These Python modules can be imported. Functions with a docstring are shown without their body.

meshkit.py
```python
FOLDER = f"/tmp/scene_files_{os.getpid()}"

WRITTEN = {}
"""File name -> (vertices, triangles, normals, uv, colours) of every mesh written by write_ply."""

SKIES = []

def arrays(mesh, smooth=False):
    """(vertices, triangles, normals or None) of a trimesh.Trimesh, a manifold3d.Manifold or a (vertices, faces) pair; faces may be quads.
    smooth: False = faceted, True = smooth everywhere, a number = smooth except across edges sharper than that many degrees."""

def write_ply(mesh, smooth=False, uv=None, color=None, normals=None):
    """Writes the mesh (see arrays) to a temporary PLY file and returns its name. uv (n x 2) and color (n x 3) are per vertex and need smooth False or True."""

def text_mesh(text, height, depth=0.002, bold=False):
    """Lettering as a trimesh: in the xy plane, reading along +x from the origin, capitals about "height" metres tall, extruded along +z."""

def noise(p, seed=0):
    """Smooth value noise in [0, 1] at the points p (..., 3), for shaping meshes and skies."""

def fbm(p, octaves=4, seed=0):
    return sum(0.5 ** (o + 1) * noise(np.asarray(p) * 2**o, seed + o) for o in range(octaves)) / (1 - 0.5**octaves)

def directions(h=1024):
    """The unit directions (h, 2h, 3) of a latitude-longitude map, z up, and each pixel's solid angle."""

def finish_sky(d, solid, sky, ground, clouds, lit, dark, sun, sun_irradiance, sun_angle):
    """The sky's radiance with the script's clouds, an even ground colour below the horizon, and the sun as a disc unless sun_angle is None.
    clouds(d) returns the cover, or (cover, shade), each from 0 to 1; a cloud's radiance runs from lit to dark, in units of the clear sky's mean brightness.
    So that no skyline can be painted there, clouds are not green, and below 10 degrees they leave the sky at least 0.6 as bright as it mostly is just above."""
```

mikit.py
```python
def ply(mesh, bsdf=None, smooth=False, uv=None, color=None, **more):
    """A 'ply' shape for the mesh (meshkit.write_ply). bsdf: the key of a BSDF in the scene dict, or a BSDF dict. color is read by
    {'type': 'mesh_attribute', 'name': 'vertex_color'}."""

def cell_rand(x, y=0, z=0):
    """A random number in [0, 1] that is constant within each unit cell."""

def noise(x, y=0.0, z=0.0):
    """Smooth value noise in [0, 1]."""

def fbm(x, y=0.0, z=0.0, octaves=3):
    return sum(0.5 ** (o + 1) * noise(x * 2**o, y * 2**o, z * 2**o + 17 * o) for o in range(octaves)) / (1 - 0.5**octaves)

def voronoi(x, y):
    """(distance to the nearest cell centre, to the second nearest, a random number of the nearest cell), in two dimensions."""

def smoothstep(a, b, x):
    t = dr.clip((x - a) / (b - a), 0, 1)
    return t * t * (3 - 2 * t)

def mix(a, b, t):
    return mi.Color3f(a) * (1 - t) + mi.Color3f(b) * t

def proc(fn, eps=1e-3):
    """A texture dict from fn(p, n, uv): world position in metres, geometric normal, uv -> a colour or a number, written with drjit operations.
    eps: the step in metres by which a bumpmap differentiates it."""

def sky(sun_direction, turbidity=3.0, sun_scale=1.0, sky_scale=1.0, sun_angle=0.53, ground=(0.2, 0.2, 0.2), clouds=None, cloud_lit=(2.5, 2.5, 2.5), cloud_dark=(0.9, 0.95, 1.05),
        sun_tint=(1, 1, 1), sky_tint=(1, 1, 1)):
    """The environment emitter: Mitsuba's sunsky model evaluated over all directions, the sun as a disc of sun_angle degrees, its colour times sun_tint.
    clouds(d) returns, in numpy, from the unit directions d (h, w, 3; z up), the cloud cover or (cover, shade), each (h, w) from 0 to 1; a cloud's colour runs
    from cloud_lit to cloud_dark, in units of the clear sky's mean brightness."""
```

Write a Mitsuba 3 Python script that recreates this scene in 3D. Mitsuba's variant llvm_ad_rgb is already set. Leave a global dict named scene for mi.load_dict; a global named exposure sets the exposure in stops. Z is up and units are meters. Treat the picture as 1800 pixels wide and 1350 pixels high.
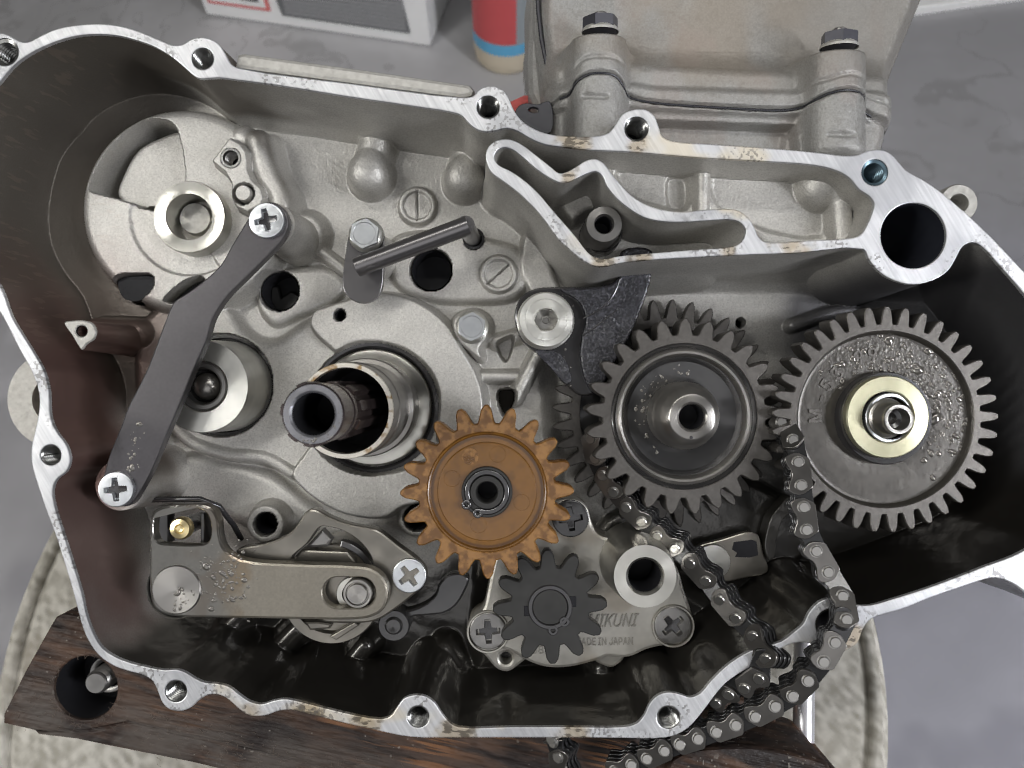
import math, random
import numpy as np, trimesh, shapely, mitsuba as mi, drjit as dr, mikit, meshkit
import mapbox_earcut as earcut
from shapely.geometry import Polygon, Point
from mikit import proc, noise, fbm, voronoi, smoothstep, mix, cell_rand, ply

# ---------------------------------------------------------------- camera, lamps, exposure
# Engine frame: millimetres, x right, y up along the engine, z out of the joint face of the open case.
PITCH = math.radians(60)                       # the camera looks 60 degrees down
O = np.array([0, 0, 0.50])                     # a point of the joint face, in the world
EX = np.array([1.0, 0, 0]); EY = np.array([0, math.sin(PITCH), math.cos(PITCH)]); EZ = np.array([0, -math.cos(PITCH), math.sin(PITCH)])
D = 280.0                                      # lens to joint face, mm
def W(v):
    v = np.asarray(v, float) * 0.001
    return O + v[..., :1] * EX + v[..., 1:2] * EY + v[..., 2:3] * EZ
T4 = mi.ScalarTransform4f
scene, labels = {}, {}
cam = W(np.array([0, 0, D]))
scene['camera'] = {'type': 'thinlens', 'fov': 2 * math.degrees(math.atan(900 / 1400)), 'fov_axis': 'x', 'aperture_radius': 0.0010, 'focus_distance': 0.293,
                   'near_clip': 0.01, 'far_clip': 50.0, 'to_world': T4().look_at(origin=cam.tolist(), target=W(np.zeros(3)).tolist(), up=EY.tolist())}
exposure = -0.17

def lamp(key, pos, aim, w, h, rgb, label):
    """A flat lamp panel with a thin housing; pos and aim in engine millimetres."""
    p, q = W(np.array(pos, float)), W(np.array(aim, float))
    up = [0, 0, 1] if abs((q - p)[2]) < 0.9 * np.linalg.norm(q - p) else [0, 1, 0]
    t = T4().look_at(origin=p.tolist(), target=q.tolist(), up=up) @ T4().scale([w / 2, h / 2, 1])
    scene[key + '__panel'] = {'type': 'rectangle', 'to_world': t, 'emitter': {'type': 'area', 'radiance': {'type': 'rgb', 'value': rgb}}}
    scene[key + '__housing'] = {'type': 'cube', 'to_world': t @ T4().translate([0, 0, -0.03]) @ T4().scale([1.03, 1.03, 0.02]), 'bsdf': {'type': 'ref', 'id': 'm_white_paint'}}
    labels[key] = {'label': label, 'category': 'lamp'}
LAMPS = [
    ('work_lamp', (1120, -240, 930), (0, 0, -40), 0.14, 1.00, [46.0, 46.5, 48.5], 'upright tube work lamp standing beside the right end of the engine'),
    ('work_lamp_001', (-1080, 60, 1000), (0, 0, -40), 0.12, 1.20, [32.0, 31.6, 30.5], 'upright tube work lamp standing beside the left end of the engine'),
    ('ceiling_lamp', (-60, 760, 1150), (0, 0, 0), 1.30, 0.10, [17.0, 16.7, 16.0], 'long tube lamp hanging above the cylinder side of the engine'),
    ('ceiling_lamp_001', (700, 1100, 1600), (0, 0, 0), 1.2, 0.7, [1.6, 1.6, 1.65], 'wide ceiling lamp over the right end of the cylinder'),
    ('ceiling_lamp_002', (-300, -700, 2200), (0, 0, 0), 2.2, 1.4, [1.15, 1.15, 1.18], 'wide dim unseen fill lamp added behind the photographer'),  # unseen fill panel added to brighten the lower parts and the rib wall
]
for a in LAMPS: lamp(*a)

# ---------------------------------------------------------------- materials
def E(p):
    """World point -> engine millimetres, in drjit."""
    x, y, z = p.x - float(O[0]), p.y - float(O[1]), p.z - float(O[2])
    s, c = math.sin(PITCH), math.cos(PITCH)
    return x * 1000, (y * s + z * c) * 1000, (z * s - y * c) * 1000
def rgbt(v): return {'type': 'rgb', 'value': list(v)}
def mat(key, color, rough=0.5, metal=0.0, spec=0.5, coat=0.0, coat_gloss=0.95, bump=None, eps=2e-4, scale=1.0, sheen=0.0, aniso=0.0):
    b = {'type': 'principled', 'base_color': proc(color) if callable(color) else rgbt(color), 'roughness': proc(rough) if callable(rough) else rough, 'metallic': proc(metal) if callable(metal) else metal}
    if not callable(metal) and metal < 1: b['specular'] = spec
    if coat: b['clearcoat'] = proc(coat) if callable(coat) else coat; b['clearcoat_gloss'] = coat_gloss
    if sheen: b['sheen'] = sheen
    if aniso: b['anisotropic'] = aniso
    if bump: b = {'type': 'bumpmap', 'arbitrary': proc(bump, eps), 'scale': scale, 'nested': b}
    scene['m_' + key] = {'type': 'twosided', 'nested': b}
C3 = mi.Color3f
def n3(p, f, o=3):
    return fbm(p.x * f, p.y * f, p.z * f, octaves=o)
def grain_bump(f, a):
    """fine shot-blast grain of amplitude a metres at f cells per metre"""
    return lambda p, n, uv: a * (noise(p.x * f, p.y * f, p.z * f) + 0.5 * noise(p.x * f * 2.1 + 7, p.y * f * 2.1, p.z * f * 2.1))

def oil_and_bore_shade(p, bores=1.0):
    """where old oil lies on the casting: the sump at the bottom, the gear bay at lower right, plus shade painted black into the oily depths of the bores"""
    x, y, z = E(p)
    w = fbm(x * .05, y * .05, z * .05) * 34 - 17
    low = smoothstep(-62, -84, y + w * .8 + 26 * smoothstep(-122, -148, x) + 0.10 * x * smoothstep(0, 150, x))
    bay = smoothstep(20, 62, x + w) * smoothstep(-12, -44, y + w * .8)
    return dr.minimum(1, low + bay + bores * smoothstep(-60.5, -64, z))
def brown_film(p):
    x, y, z = E(p)
    w = fbm(x * .04 + 3, y * .04, z * .04) * 40 - 20
    return smoothstep(-130, -152, x + w * .5) * smoothstep(70, 10, y + w)
def c_cast(p, n, uv):
    x, y, z = E(p)
    v = noise(p.x * 2300, p.y * 2300, p.z * 2300); b = n3(p, 45)
    c = mix((.300, .291, .270), (.545, .532, .500), 0.62 * v + 0.38 * b)
    c = c * (.80 + .36 * fbm(x * .045 + 11, y * .045, z * .045))
    film = smoothstep(-60, -105, x + 30 * (b - .5)) * smoothstep(-42, -30, z) * smoothstep(-48, -30, y)  # shade of the upper-left wall painted in together with its brown film
    film = dr.maximum(film, smoothstep(-112, -146, x + 20 * (b - .5)) * smoothstep(-30, 0, y)) * smoothstep(38.5, 42.5, dr.sqrt(dr.square(x + 131) + dr.square(y - 69)))
    c = mix(c, C3(.098, .085, .070), .90 * film)
    c = mix(c, C3(.165, .098, .086), 0.88 * brown_film(p) * smoothstep(-56, -30, z))
    c = mix(c, C3(.30, .23, .18), .22 * smoothstep(.58, .70, fbm(x * .22 + y * .22, y * .8, z * .10)) * smoothstep(-140, -160, x) * smoothstep(-45, -30, z) * smoothstep(-10, 30, y))
    c = mix(c, C3(.050, .050, .058), .88 * smoothstep(104, 124, x + 14 * (b - .5)) * smoothstep(36, 22, y - .1 * x) * smoothstep(.1, .3, b))  # shade of the unlit right wall painted into the casting
    return mix(c, C3(.021, .0185, .015), 0.96 * oil_and_bore_shade(p))
def r_cast(p, n, uv):
    return 0.43 + .10 * n3(p, 60, 2) - 0.30 * dr.maximum(oil_and_bore_shade(p, 0.), 0.6 * brown_film(p))
def b_cast(p, n, uv):
    x, y, z = E(p); o = oil_and_bore_shade(p, 0.)
    g = noise(p.x * 1500, p.y * 1500, p.z * 1500) + .5 * noise(p.x * 3100 + 7, p.y * 3100, p.z * 3100)
    return 1.3e-4 * g * (1 - .8 * o) + 7e-4 * o * fbm(x * .07 + y * .05, y * .10, z * .08)
mat('cast', c_cast, r_cast, 0.6, coat=lambda p, n, uv: oil_and_bore_shade(p, 0.), bump=b_cast)
mat('lug', lambda p, n, uv: mix((.30, .29, .265), (.44, .43, .40), n3(p, 700, 2)), 0.5, 0.4, bump=grain_bump(1100, 1.5e-4))
GUM = [((px - 900) / 5, (675 - py) / 5, rr) for px, py, rr in ((1000, 312, 6), (1060, 462, 7), (1130, 455, 7), (1280, 440, 5), (800, 1290, 12), (540, 1262, 11), (440, 1252, 7), (1500, 1122, 9), (1010, 250, 9), (1120, 256, 6), (640, 1270, 8), (1390, 432, 9), (1010, 1290, 9))]
def c_mach(p, n, uv):
    x, y, z = E(p)
    br = noise(x * .9 + y * .55, (y - x * .6) * .06, 0.) * .5 + noise(x * 2.2 + y * 1.3, (y - x * .6) * .11, 3.) * .5
    c = mix((.42, .425, .435), (.66, .663, .67), br)
    big = fbm(x * .045, y * .045, 1.0)
    c = mix(c, C3(.34, .345, .36), .65 * smoothstep(.5, .72, big))
    yel = smoothstep(.56, .70, fbm(x * .06 + 9, y * .06, 2.0))
    low = smoothstep(-85, -105, y)
    c = mix(c, C3(.60, .52, .36), .55 * yel * dr.maximum(low, smoothstep(30, 60, y) * smoothstep(10, 30, x) * smoothstep(120, 90, x)))
    gum = 0.
    for cx, cy, rr in GUM:
        gum = dr.maximum(gum, smoothstep(rr, rr * .3, dr.sqrt(dr.square(x - cx) + dr.square(y - cy)) + rr * .9 * (fbm(x * .3 + cx, y * .3, 3.) - .4)))
    c = mix(c, C3(.30, .215, .095), .60 * gum)
    c = mix(c, C3(.05, .042, .032), .75 * gum * smoothstep(.52, .62, fbm(x * .35, y * .9, 6.)))
    soot = smoothstep(.60, .68, noise(x * 1.3, y * 1.3, 5.0)) * smoothstep(.60, .72, fbm(x * .07 + 4, y * .07, 8.0))
    return mix(c, C3(.10, .092, .085), .6 * soot)
def b_mach(p, n, uv):
    x, y, z = E(p)
    return 1.2e-5 * noise(x * 2.6 + y * 1.5, (y - x * .6) * .10, 0.) + 1.0e-5 * noise(x * 5, y * 5, 1.)
mat('machined', c_mach, lambda p, n, uv: 0.40 + .14 * n3(p, 120, 2), 0.72, bump=b_mach, eps=1e-4)
def c_bright(p, n, uv):
    return mix((.40, .39, .355), (.58, .57, .52), n3(p, 160))
mat('turned', c_bright, 0.20, 0.95, aniso=0.95)
mat('bore_dark', (.035, .038, .05), .4, .5)  # shade inside the big ring bore put into the colour
mat('thread', lambda p, n, uv: mix((.20, .20, .195), (.36, .36, .345), n3(p, 200)), 0.25, 0.95)
mat('zinc', lambda p, n, uv: mix((.50, .52, .54), (.66, .68, .69), n3(p, 300)), 0.30, 0.9, bump=grain_bump(900, 2e-5))
mat('zinc_dark', lambda p, n, uv: mix((.17, .165, .158), (.28, .272, .26), n3(p, 200)), 0.32, 0.85, bump=grain_bump(900, 2e-5))
mat('zinc_yellow', lambda p, n, uv: mix((.36, .345, .225), (.47, .455, .33), n3(p, 260)), 0.36, 0.85, aniso=.5)
mat('zinc_warm', lambda p, n, uv: mix((.50, .50, .47), (.66, .65, .60), n3(p, 180)), 0.34, 0.85, aniso=.8)
mat('brass', (.80, .66, .36), 0.28, 0.95)
def c_gear(p, n, uv): return mix((.062, .058, .054), (.135, .126, .116), .5 * n3(p, 120) + .5 * n3(p, 900, 2))
mat('gear_steel', c_gear, 0.42, 0.75, bump=grain_bump(1800, 4e-5))
mat('gear_dark', lambda p, n, uv: mix((.026, .026, .025), (.050, .049, .047), n3(p, 150)), 0.42, 0.6, bump=grain_bump(1800, 3e-5))
mat('wet_dark', lambda p, n, uv: mix((.022, .022, .023), (.055, .053, .052), n3(p, 90)), 0.18, 0.6, coat=0.9, bump=lambda p, n, uv: 3e-4 * fbm(p.x * 130, p.y * 130, p.z * 130, octaves=2))
mat('oil_shade_black', (.022, .021, .022), 0.18, 0.1, coat=0.8)  # black of oiled parts, also painted shade down in screw slots
mat('deep_black', (.010, .010, .012), 0.6, 0.0, spec=.2)
def b_drop(p, n, uv):
    x, y, z = E(p)
    a, _, r = voronoi(x * .55 + 4, y * .55); b, _, _ = voronoi(x * 1.1, y * 1.1 + 9)
    w = smoothstep(-16, 14, (x - 148) * .5 + y + 13)
    return w * (0.8e-4 * smoothstep(.55, .05, a) * smoothstep(.5, .6, r) + 0.2e-4 * smoothstep(.55, .1, b)) + 3e-5 * noise(x * .7, y * .7, 3.)
mat('gear_web', lambda p, n, uv: mix((.034, .031, .027), (.072, .066, .058), n3(p, 300)), 0.33, 0.5, coat=0.3, bump=b_drop, eps=1.5e-4)
def b_tar(p, n, uv):
    x, y, z = E(p)
    return 1.3e-4 * noise(x * 1.5, y * 1.5, 0.) + 1.0e-4 * noise(x * 2.9, y * 2.9, 4.)
mat('tar', lambda p, n, uv: mix((.010, .010, .013), (.045, .045, .055), smoothstep(.40, .90, noise(E(p)[0] * 1.7, E(p)[1] * 1.7, 2.))), 0.26, 0.3, coat=0.7, bump=b_tar, eps=1.2e-4)
def c_arm(p, n, uv): return mix((.052, .049, .052), (.082, .077, .080), .6 * n3(p, 60) + .4 * n3(p, 1200, 2))
def b_arm(p, n, uv):
    x, y, z = E(p)
    wet = smoothstep(-6, -26, y + .35 * x + 46)
    a, _, r = voronoi(x * .42, y * .42)
    return 2e-5 * noise(x * 3, y * 3, 0.) + wet * 3.5e-4 * fbm(x * .10, y * .10, 0., octaves=2) + wet * 1.5e-5 * noise(x * .9, y * .9, 3.) + 0. * a * r
mat('arm_black', c_arm, lambda p, n, uv: .33 - .2 * smoothstep(-6, -26, E(p)[1] + .35 * E(p)[0] + 46), 0.5, bump=b_arm, eps=2e-4)
def c_lever(p, n, uv):
    x, y, z = E(p)
    c = mix((.145, .132, .108), (.25, .23, .192), .5 * n3(p, 60) + .5 * n3(p, 1400, 2))
    c = mix(c, C3(.15, .10, .05), .5 * smoothstep(.45, .7, fbm(x * .12, y * .12, 3.)) * smoothstep(-88, -98, x) * smoothstep(-125, -112, x))
    return mix(c, C3(.075, .08, .085), .55 * smoothstep(-97, -110, x))  # dark reflection on the left end painted into the colour
def b_lever(p, n, uv):
    x, y, z = E(p)
    a, _, r = voronoi(x * .45, y * .45); wet = smoothstep(-86, -98, x)
    return 3e-5 * noise(x * 2.5, y * 2.5, 0.) + wet * (4e-4 * fbm(x * .10, y * .10, 2., octaves=2) + 0.9e-4 * smoothstep(-102, -94, x) * noise((x + y) * .8, (x - y) * .45, 2.)) + 0. * a * r
mat('lever', c_lever, lambda p, n, uv: .36 - .22 * smoothstep(-86, -98, E(p)[0]), 0.7, bump=b_lever, eps=1.8e-4)
mat('cam_plate', lambda p, n, uv: mix((.085, .08, .068), (.24, .222, .19), n3(p, 130)), 0.25, 0.8, coat=.4)
def c_brown(p, n, uv):
    x, y, z = E(p); r = dr.sqrt(dr.square(x + 9.05) + dr.square(y + 39.1))
    c = mix((.100, .042, .0065), (.160, .072, .011), .6 * n3(p, 110) + .4 * n3(p, 500, 2))
    c = mix(c, C3(.050, .022, .008), .38 * smoothstep(.45, .85, fbm(x * .25, y * .25, 1.) + .35 * smoothstep(12.5, 9.2, r)))
    return mix(c, C3(.045, .020, .008), .75 * smoothstep(.9, .1, dr.abs(r - 20.0)))
mat('brown_plastic', c_brown, 0.30, 0.0, spec=.5, coat=.35, bump=lambda p, n, uv: 1.1e-4 * n3(p, 160))
def b_rim(p, n, uv):
    x, y, z = E(p); return 2.6e-4 * fbm(x * .8, y * .8, z * .8)
mat('brown_rim', lambda p, n, uv: mix((.100, .042, .007), (.205, .100, .027), smoothstep(.35, .68, n3(p, 420))), 0.42, 0.0, coat=.3, bump=b_rim)
mat('pump_cast', lambda p, n, uv: mix(mix((.28, .268, .24), (.41, .395, .355), n3(p, 300)), C3(.16, .12, .07), .45 * smoothstep(.52, .7, n3(p, 70))), 0.38, 0.6, bump=grain_bump(1600, 6e-5))
mat('chain_plate', lambda p, n, uv: mix((.115, .109, .102), (.215, .204, .19), n3(p, 160)), 0.22, 0.85, coat=.5)
mat('chain_stack', (.030, .030, .031), 0.20, 0.5, coat=.8)
mat('chain_pin', (.34, .33, .31), 0.25, 0.9, coat=.5)
mat('shaft_steel', lambda p, n, uv: mix((.23, .22, .205), (.40, .385, .36), n3(p, 90)), 0.30, 0.95, aniso=.8)
def c_spline(p, n, uv): return mix((.13, .13, .14), (.24, .24, .255), n3(p, 200))
mat('spline_face', c_spline, 0.40, 0.75, bump=lambda p, n, uv: 6e-5 * noise(E(p)[0] * .5, E(p)[1] * 3.2, 0.) + 4e-5 * noise(E(p)[0] * 1.9, E(p)[1] * 1.9, 4.), eps=1.5e-4)
mat('spline_side', lambda p, n, uv: mix((.035, .028, .028), (.12, .090, .086), n3(p, 110)), 0.22, 0.75, coat=.5)
mat('rust_ring', lambda p, n, uv: mix((.60, .57, .50), (.30, .20, .10), smoothstep(.52, .70, n3(p, 350))), 0.4, 0.7)
mat('rod_steel', (.17, .164, .166), 0.27, 0.85)
def c_cyl(p, n, uv):
    x, y, z = E(p)
    c = mix((.165, .163, .156), (.33, .325, .31), .5 * n3(p, 55) + .5 * noise(p.x * 1900, p.y * 1900, p.z * 1900))
    c = mix(c, C3(.13, .12, .105), .25 * smoothstep(.55, .78, fbm(p.x * 420, p.y * 420, p.z * 420)))
    up = smoothstep(106, 130, y)
    c = mix(c, C3(.20, .155, .105), .50 * smoothstep(.40, .72, fbm(x * .035 + 2, y * .03, 0.)) * up)
    c = mix(c, C3(.27, .21, .18), .25 * smoothstep(.50, .75, fbm(x * .10, y * .05 + 5, 4.)))
    return mix(c, C3(.17, .155, .135), .55 * smoothstep(100, 150, x + 30 * n3(p, 30)) * up)
mat('cylinder', c_cyl, 0.50, 0.3, bump=grain_bump(1100, 1.8e-4))
mat('nut_black', (.07, .07, .082), 0.42, 0.5)
def c_wood(p, n, uv):
    x, y, z = E(p)
    u = x * .978 - y * .208; v = x * .208 + y * .978
    g = fbm(u * .05, v * .40 + 5 * fbm(u * .03, v * .06, 0.), z * .3, octaves=4) * .6 + .4 * n3(p, 70)
    c = mix((.014, .010, .009), (.075, .043, .028), smoothstep(.3, .75, g + .25 * (n3(p, 25) - .5)))
    c = mix(c, C3(.17, .078, .034), .85 * smoothstep(.48, .66, n3(p, 22)) * smoothstep(.50, .70, fbm(u * .045 + 5, v * .9, 3., octaves=3)))
    d = smoothstep(.40, .66, n3(p, 60)) * smoothstep(-118, -136, y - .21 * x * 0 + .21 * (x + 150))
    c = mix(c, C3(.26, .24, .21), .6 * smoothstep(.80, .86, noise(x * .9, y * .9, z * .9)) * smoothstep(.4, .6, n3(p, 40)))
    return mix(c, C3(.060, .050, .043), .85 * d)
def b_wood(p, n, uv):
    x, y, z = E(p); u = x * .978 - y * .208; v = x * .208 + y * .978
    return 9e-4 * fbm(u * .07, v * .7, z * .5) + 9e-4 * fbm(x * .35, y * .35, z * .35)
mat('wood', c_wood, 0.6, 0.0, spec=.35, bump=b_wood, eps=2.5e-4)
def c_seat(p, n, uv):
    g = noise((p.x + p.y) * 260, (p.x - p.y) * 150, 0.) * .5 + .5 * n3(p, 260)
    c = mix((.27, .255, .215), (.50, .48, .43), smoothstep(.15, .85, g))
    return mix(c, C3(.20, .16, .12), .45 * smoothstep(.5, .72, n3(p, 16)))
mat('seat_cloth', c_seat, 0.85, 0.0, spec=.15, sheen=.3, bump=lambda p, n, uv: 8e-4 * noise((p.x + p.y) * 260, (p.x - p.y) * 150, 0.), eps=4e-4)
def c_floor(p, n, uv):
    c = mix((.27, .267, .28), (.48, .475, .50), fbm(p.x * 5, p.y * 5, 0., octaves=5))
    c = mix(c, C3(.52, .515, .545), .5 * smoothstep(.55, .75, fbm(p.x * 9 + 3, p.y * 9, 1., octaves=4)))
    veins = dr.abs(fbm(p.x * 7 + 1.5 * fbm(p.x * 20, p.y * 20, 3.), p.y * 4, 7., octaves=4) - .5)
    c = mix(c, C3(.19, .185, .215), .35 * smoothstep(.55, .75, fbm(p.x * 13, p.y * 13, 11., octaves=3)) * smoothstep(.25, .05, p.y))
    c = mix(c, C3(.16, .155, .165), .6 * smoothstep(.035, .0, veins) * smoothstep(.1, .4, p.y))
    c = c * mix((1., 1., 1.), (.80, .805, .85), smoothstep(.1, .3, p.x))
    c = mix(c, C3(.34, .335, .325), .5 * smoothstep(.35, .6, p.y))
    return c
mat('concrete', c_floor, 0.42, 0.0, spec=.5, bump=lambda p, n, uv: 1.5e-3 * fbm(p.x * 30, p.y * 30, 0.), eps=1e-3)
mat('bore_black', (.012, .012, .014), .55, 0., spec=.25)  # black put on bore surfaces in place of their shade
mat('oil_bead', (.15, .14, .125), .08, .7, coat=1.0)
mat('fibre', (.10, .075, .058), .8)
mat('pump_letter', (.22, .21, .185), 0.4, 0.5)
mat('white_paint', (.80, .80, .79), 0.45)
mat('white_card', lambda p, n, uv: mix((.66, .66, .66), (.76, .76, .76), n3(p, 20)), 0.4)
mat('grey_print', (.12, .125, .13), 0.5); mat('print_line', (.34, .34, .35), .5); mat('red_print', (.58, .13, .12), 0.45); mat('black_print', (.05, .05, .05), 0.5)
mat('bottle_red', (.48, .075, .08), 0.45); mat('bottle_grey', (.25, .28, .30), 0.35); mat('bottle_blue', (.10, .34, .55), 0.35); mat('bottle_tan', (.50, .44, .34), 0.5)
mat('black_bracket', (.028, .028, .033), 0.4, 0.2)
mat('chrome', (.80, .79, .81), 0.30, .75)
mat('blued_bore', (.10, .15, .18), 0.3, 0.8)
# ---------------------------------------------------------------- mesh helpers (engine millimetres)
F = 5.0
def U(px, py, d=0.0):
    """Point of the photograph -> engine x, y in mm for something d mm behind the joint face."""
    k = (D + d) / D / F
    return np.array([(px - 900) * k, (675 - py) * k])
def R_(r, d=0.0): return r * (D + d) / D / F
def poly(pts, d=0.0): return np.array([U(a, b, d) for a, b in pts])
def ccw(p):
    p = np.asarray(p, float)
    a = np.sum(p[:, 0] * np.roll(p[:, 1], -1) - np.roll(p[:, 0], -1) * p[:, 1])
    return p if a > 0 else p[::-1]
def smooth(p, n=4, closed=True):
    """Centripetal Catmull-Rom through the points."""
    p = np.asarray(p, float)
    q = np.vstack([p[-1], p, p[0], p[1]]) if closed else np.vstack([2 * p[0] - p[1], p, 2 * p[-1] - p[-2]])
    out = []
    for i in range(len(q) - 3):
        a, b, c, d = q[i:i + 4]
        t0 = 0; t1 = t0 + max(np.linalg.norm(b - a), 1e-6) ** .5; t2 = t1 + max(np.linalg.norm(c - b), 1e-6) ** .5; t3 = t2 + max(np.linalg.norm(d - c), 1e-6) ** .5
        for t in np.linspace(t1, t2, n, endpoint=False):
            A1 = (t1 - t) / (t1 - t0) * a + (t - t0) / (t1 - t0) * b; A2 = (t2 - t) / (t2 - t1) * b + (t - t1) / (t2 - t1) * c; A3 = (t3 - t) / (t3 - t2) * c + (t - t2) / (t3 - t2) * d
            B1 = (t2 - t) / (t2 - t0) * A1 + (t - t0) / (t2 - t0) * A2; B2 = (t3 - t) / (t3 - t1) * A2 + (t - t1) / (t3 - t1) * A3
            out.append((t2 - t) / (t2 - t1) * B1 + (t - t1) / (t2 - t1) * B2)
    if not closed: out.append(p[-1])
    return np.array(out)
def sp(pts, d=0.0, n=4): return smooth(poly(pts, d), n)
def circ(c, r, n=48, a0=0.0):
    a = a0 + np.arange(n) * 2 * np.pi / n
    return np.stack([c[0] + r * np.cos(a), c[1] + r * np.sin(a)], 1)
def cp(px, py, r, d=0.0, n=48): return circ(U(px, py, d), R_(r, d), n)
def offset(ring, t):
    """Moves a ring into the material (to its left) by t."""
    if abs(t) < 1e-9: return ring
    e = np.roll(ring, -1, 0) - ring; e /= np.linalg.norm(e, axis=1, keepdims=True) + 1e-12
    nn = np.stack([-e[:, 1], e[:, 0]], 1); n0 = np.roll(nn, 1, 0)
    s = (n0 + nn) / np.maximum(1 + np.sum(n0 * nn, 1, keepdims=True), 0.35)
    return ring + t * s
def dedupe(r):
    r = np.asarray(r, float); keep = np.linalg.norm(r - np.roll(r, 1, 0), axis=1) > 1e-4
    return r[keep]
def cap(rings, z):
    v = np.vstack(rings); ends = np.cumsum([len(r) for r in rings]).astype(np.uint32)
    f = np.asarray(earcut.triangulate_float64(np.ascontiguousarray(v), ends)).reshape(-1, 3).astype(int)
    a = np.cross(v[f[:, 1]] - v[f[:, 0]], v[f[:, 2]] - v[f[:, 0]])
    f = np.where((a < 0)[:, None], f[:, ::-1], f)
    return np.c_[v, np.full(len(v), z)], f
def extr(rings, prof, bottom=True, draft=None):
    """Outline(s) extruded through prof = [(inset, z) ...] from bottom to top. rings: outside first, then holes. draft: how much of each ring's inset is used."""
    rings = [rings] if isinstance(rings, np.ndarray) else list(rings)
    rings = [dedupe(ccw(rings[0]))] + [dedupe(ccw(r)[::-1]) for r in rings[1:]]
    draft = draft or [1] * len(rings)
    V, Fs, at = [], [], 0
    for r, dr_ in zip(rings, draft):
        n = len(r); i = np.arange(n); j = (i + 1) % n
        for t, z in prof: V.append(np.c_[offset(r, t * dr_), np.full(n, z)])
        for k in range(len(prof) - 1):
            a, b = at + k * n, at + (k + 1) * n
            Fs += [np.stack([a + i, a + j, b + j], 1), np.stack([a + i, b + j, b + i], 1)]
        at += n * len(prof)
    for lvl, flip in ((len(prof) - 1, False),) + (((0, True),) if bottom else ()):
        t, z = prof[lvl]
        v, f = cap([offset(r, t * dr_) for r, dr_ in zip(rings, draft)], z)
        V.append(v); Fs.append((f[:, ::-1] if flip else f) + at); at += len(v)
    return np.vstack(V), np.vstack(Fs)
def plate(rings, z1, z0, b=0.4, draft=None):
    """A plate from z0 up to z1 with a rounded top edge of radius b."""
    return extr(rings, [(0, z0), (0, z1 - b), (b * .3, z1 - b * .3), (b, z1)], draft=draft)
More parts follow.
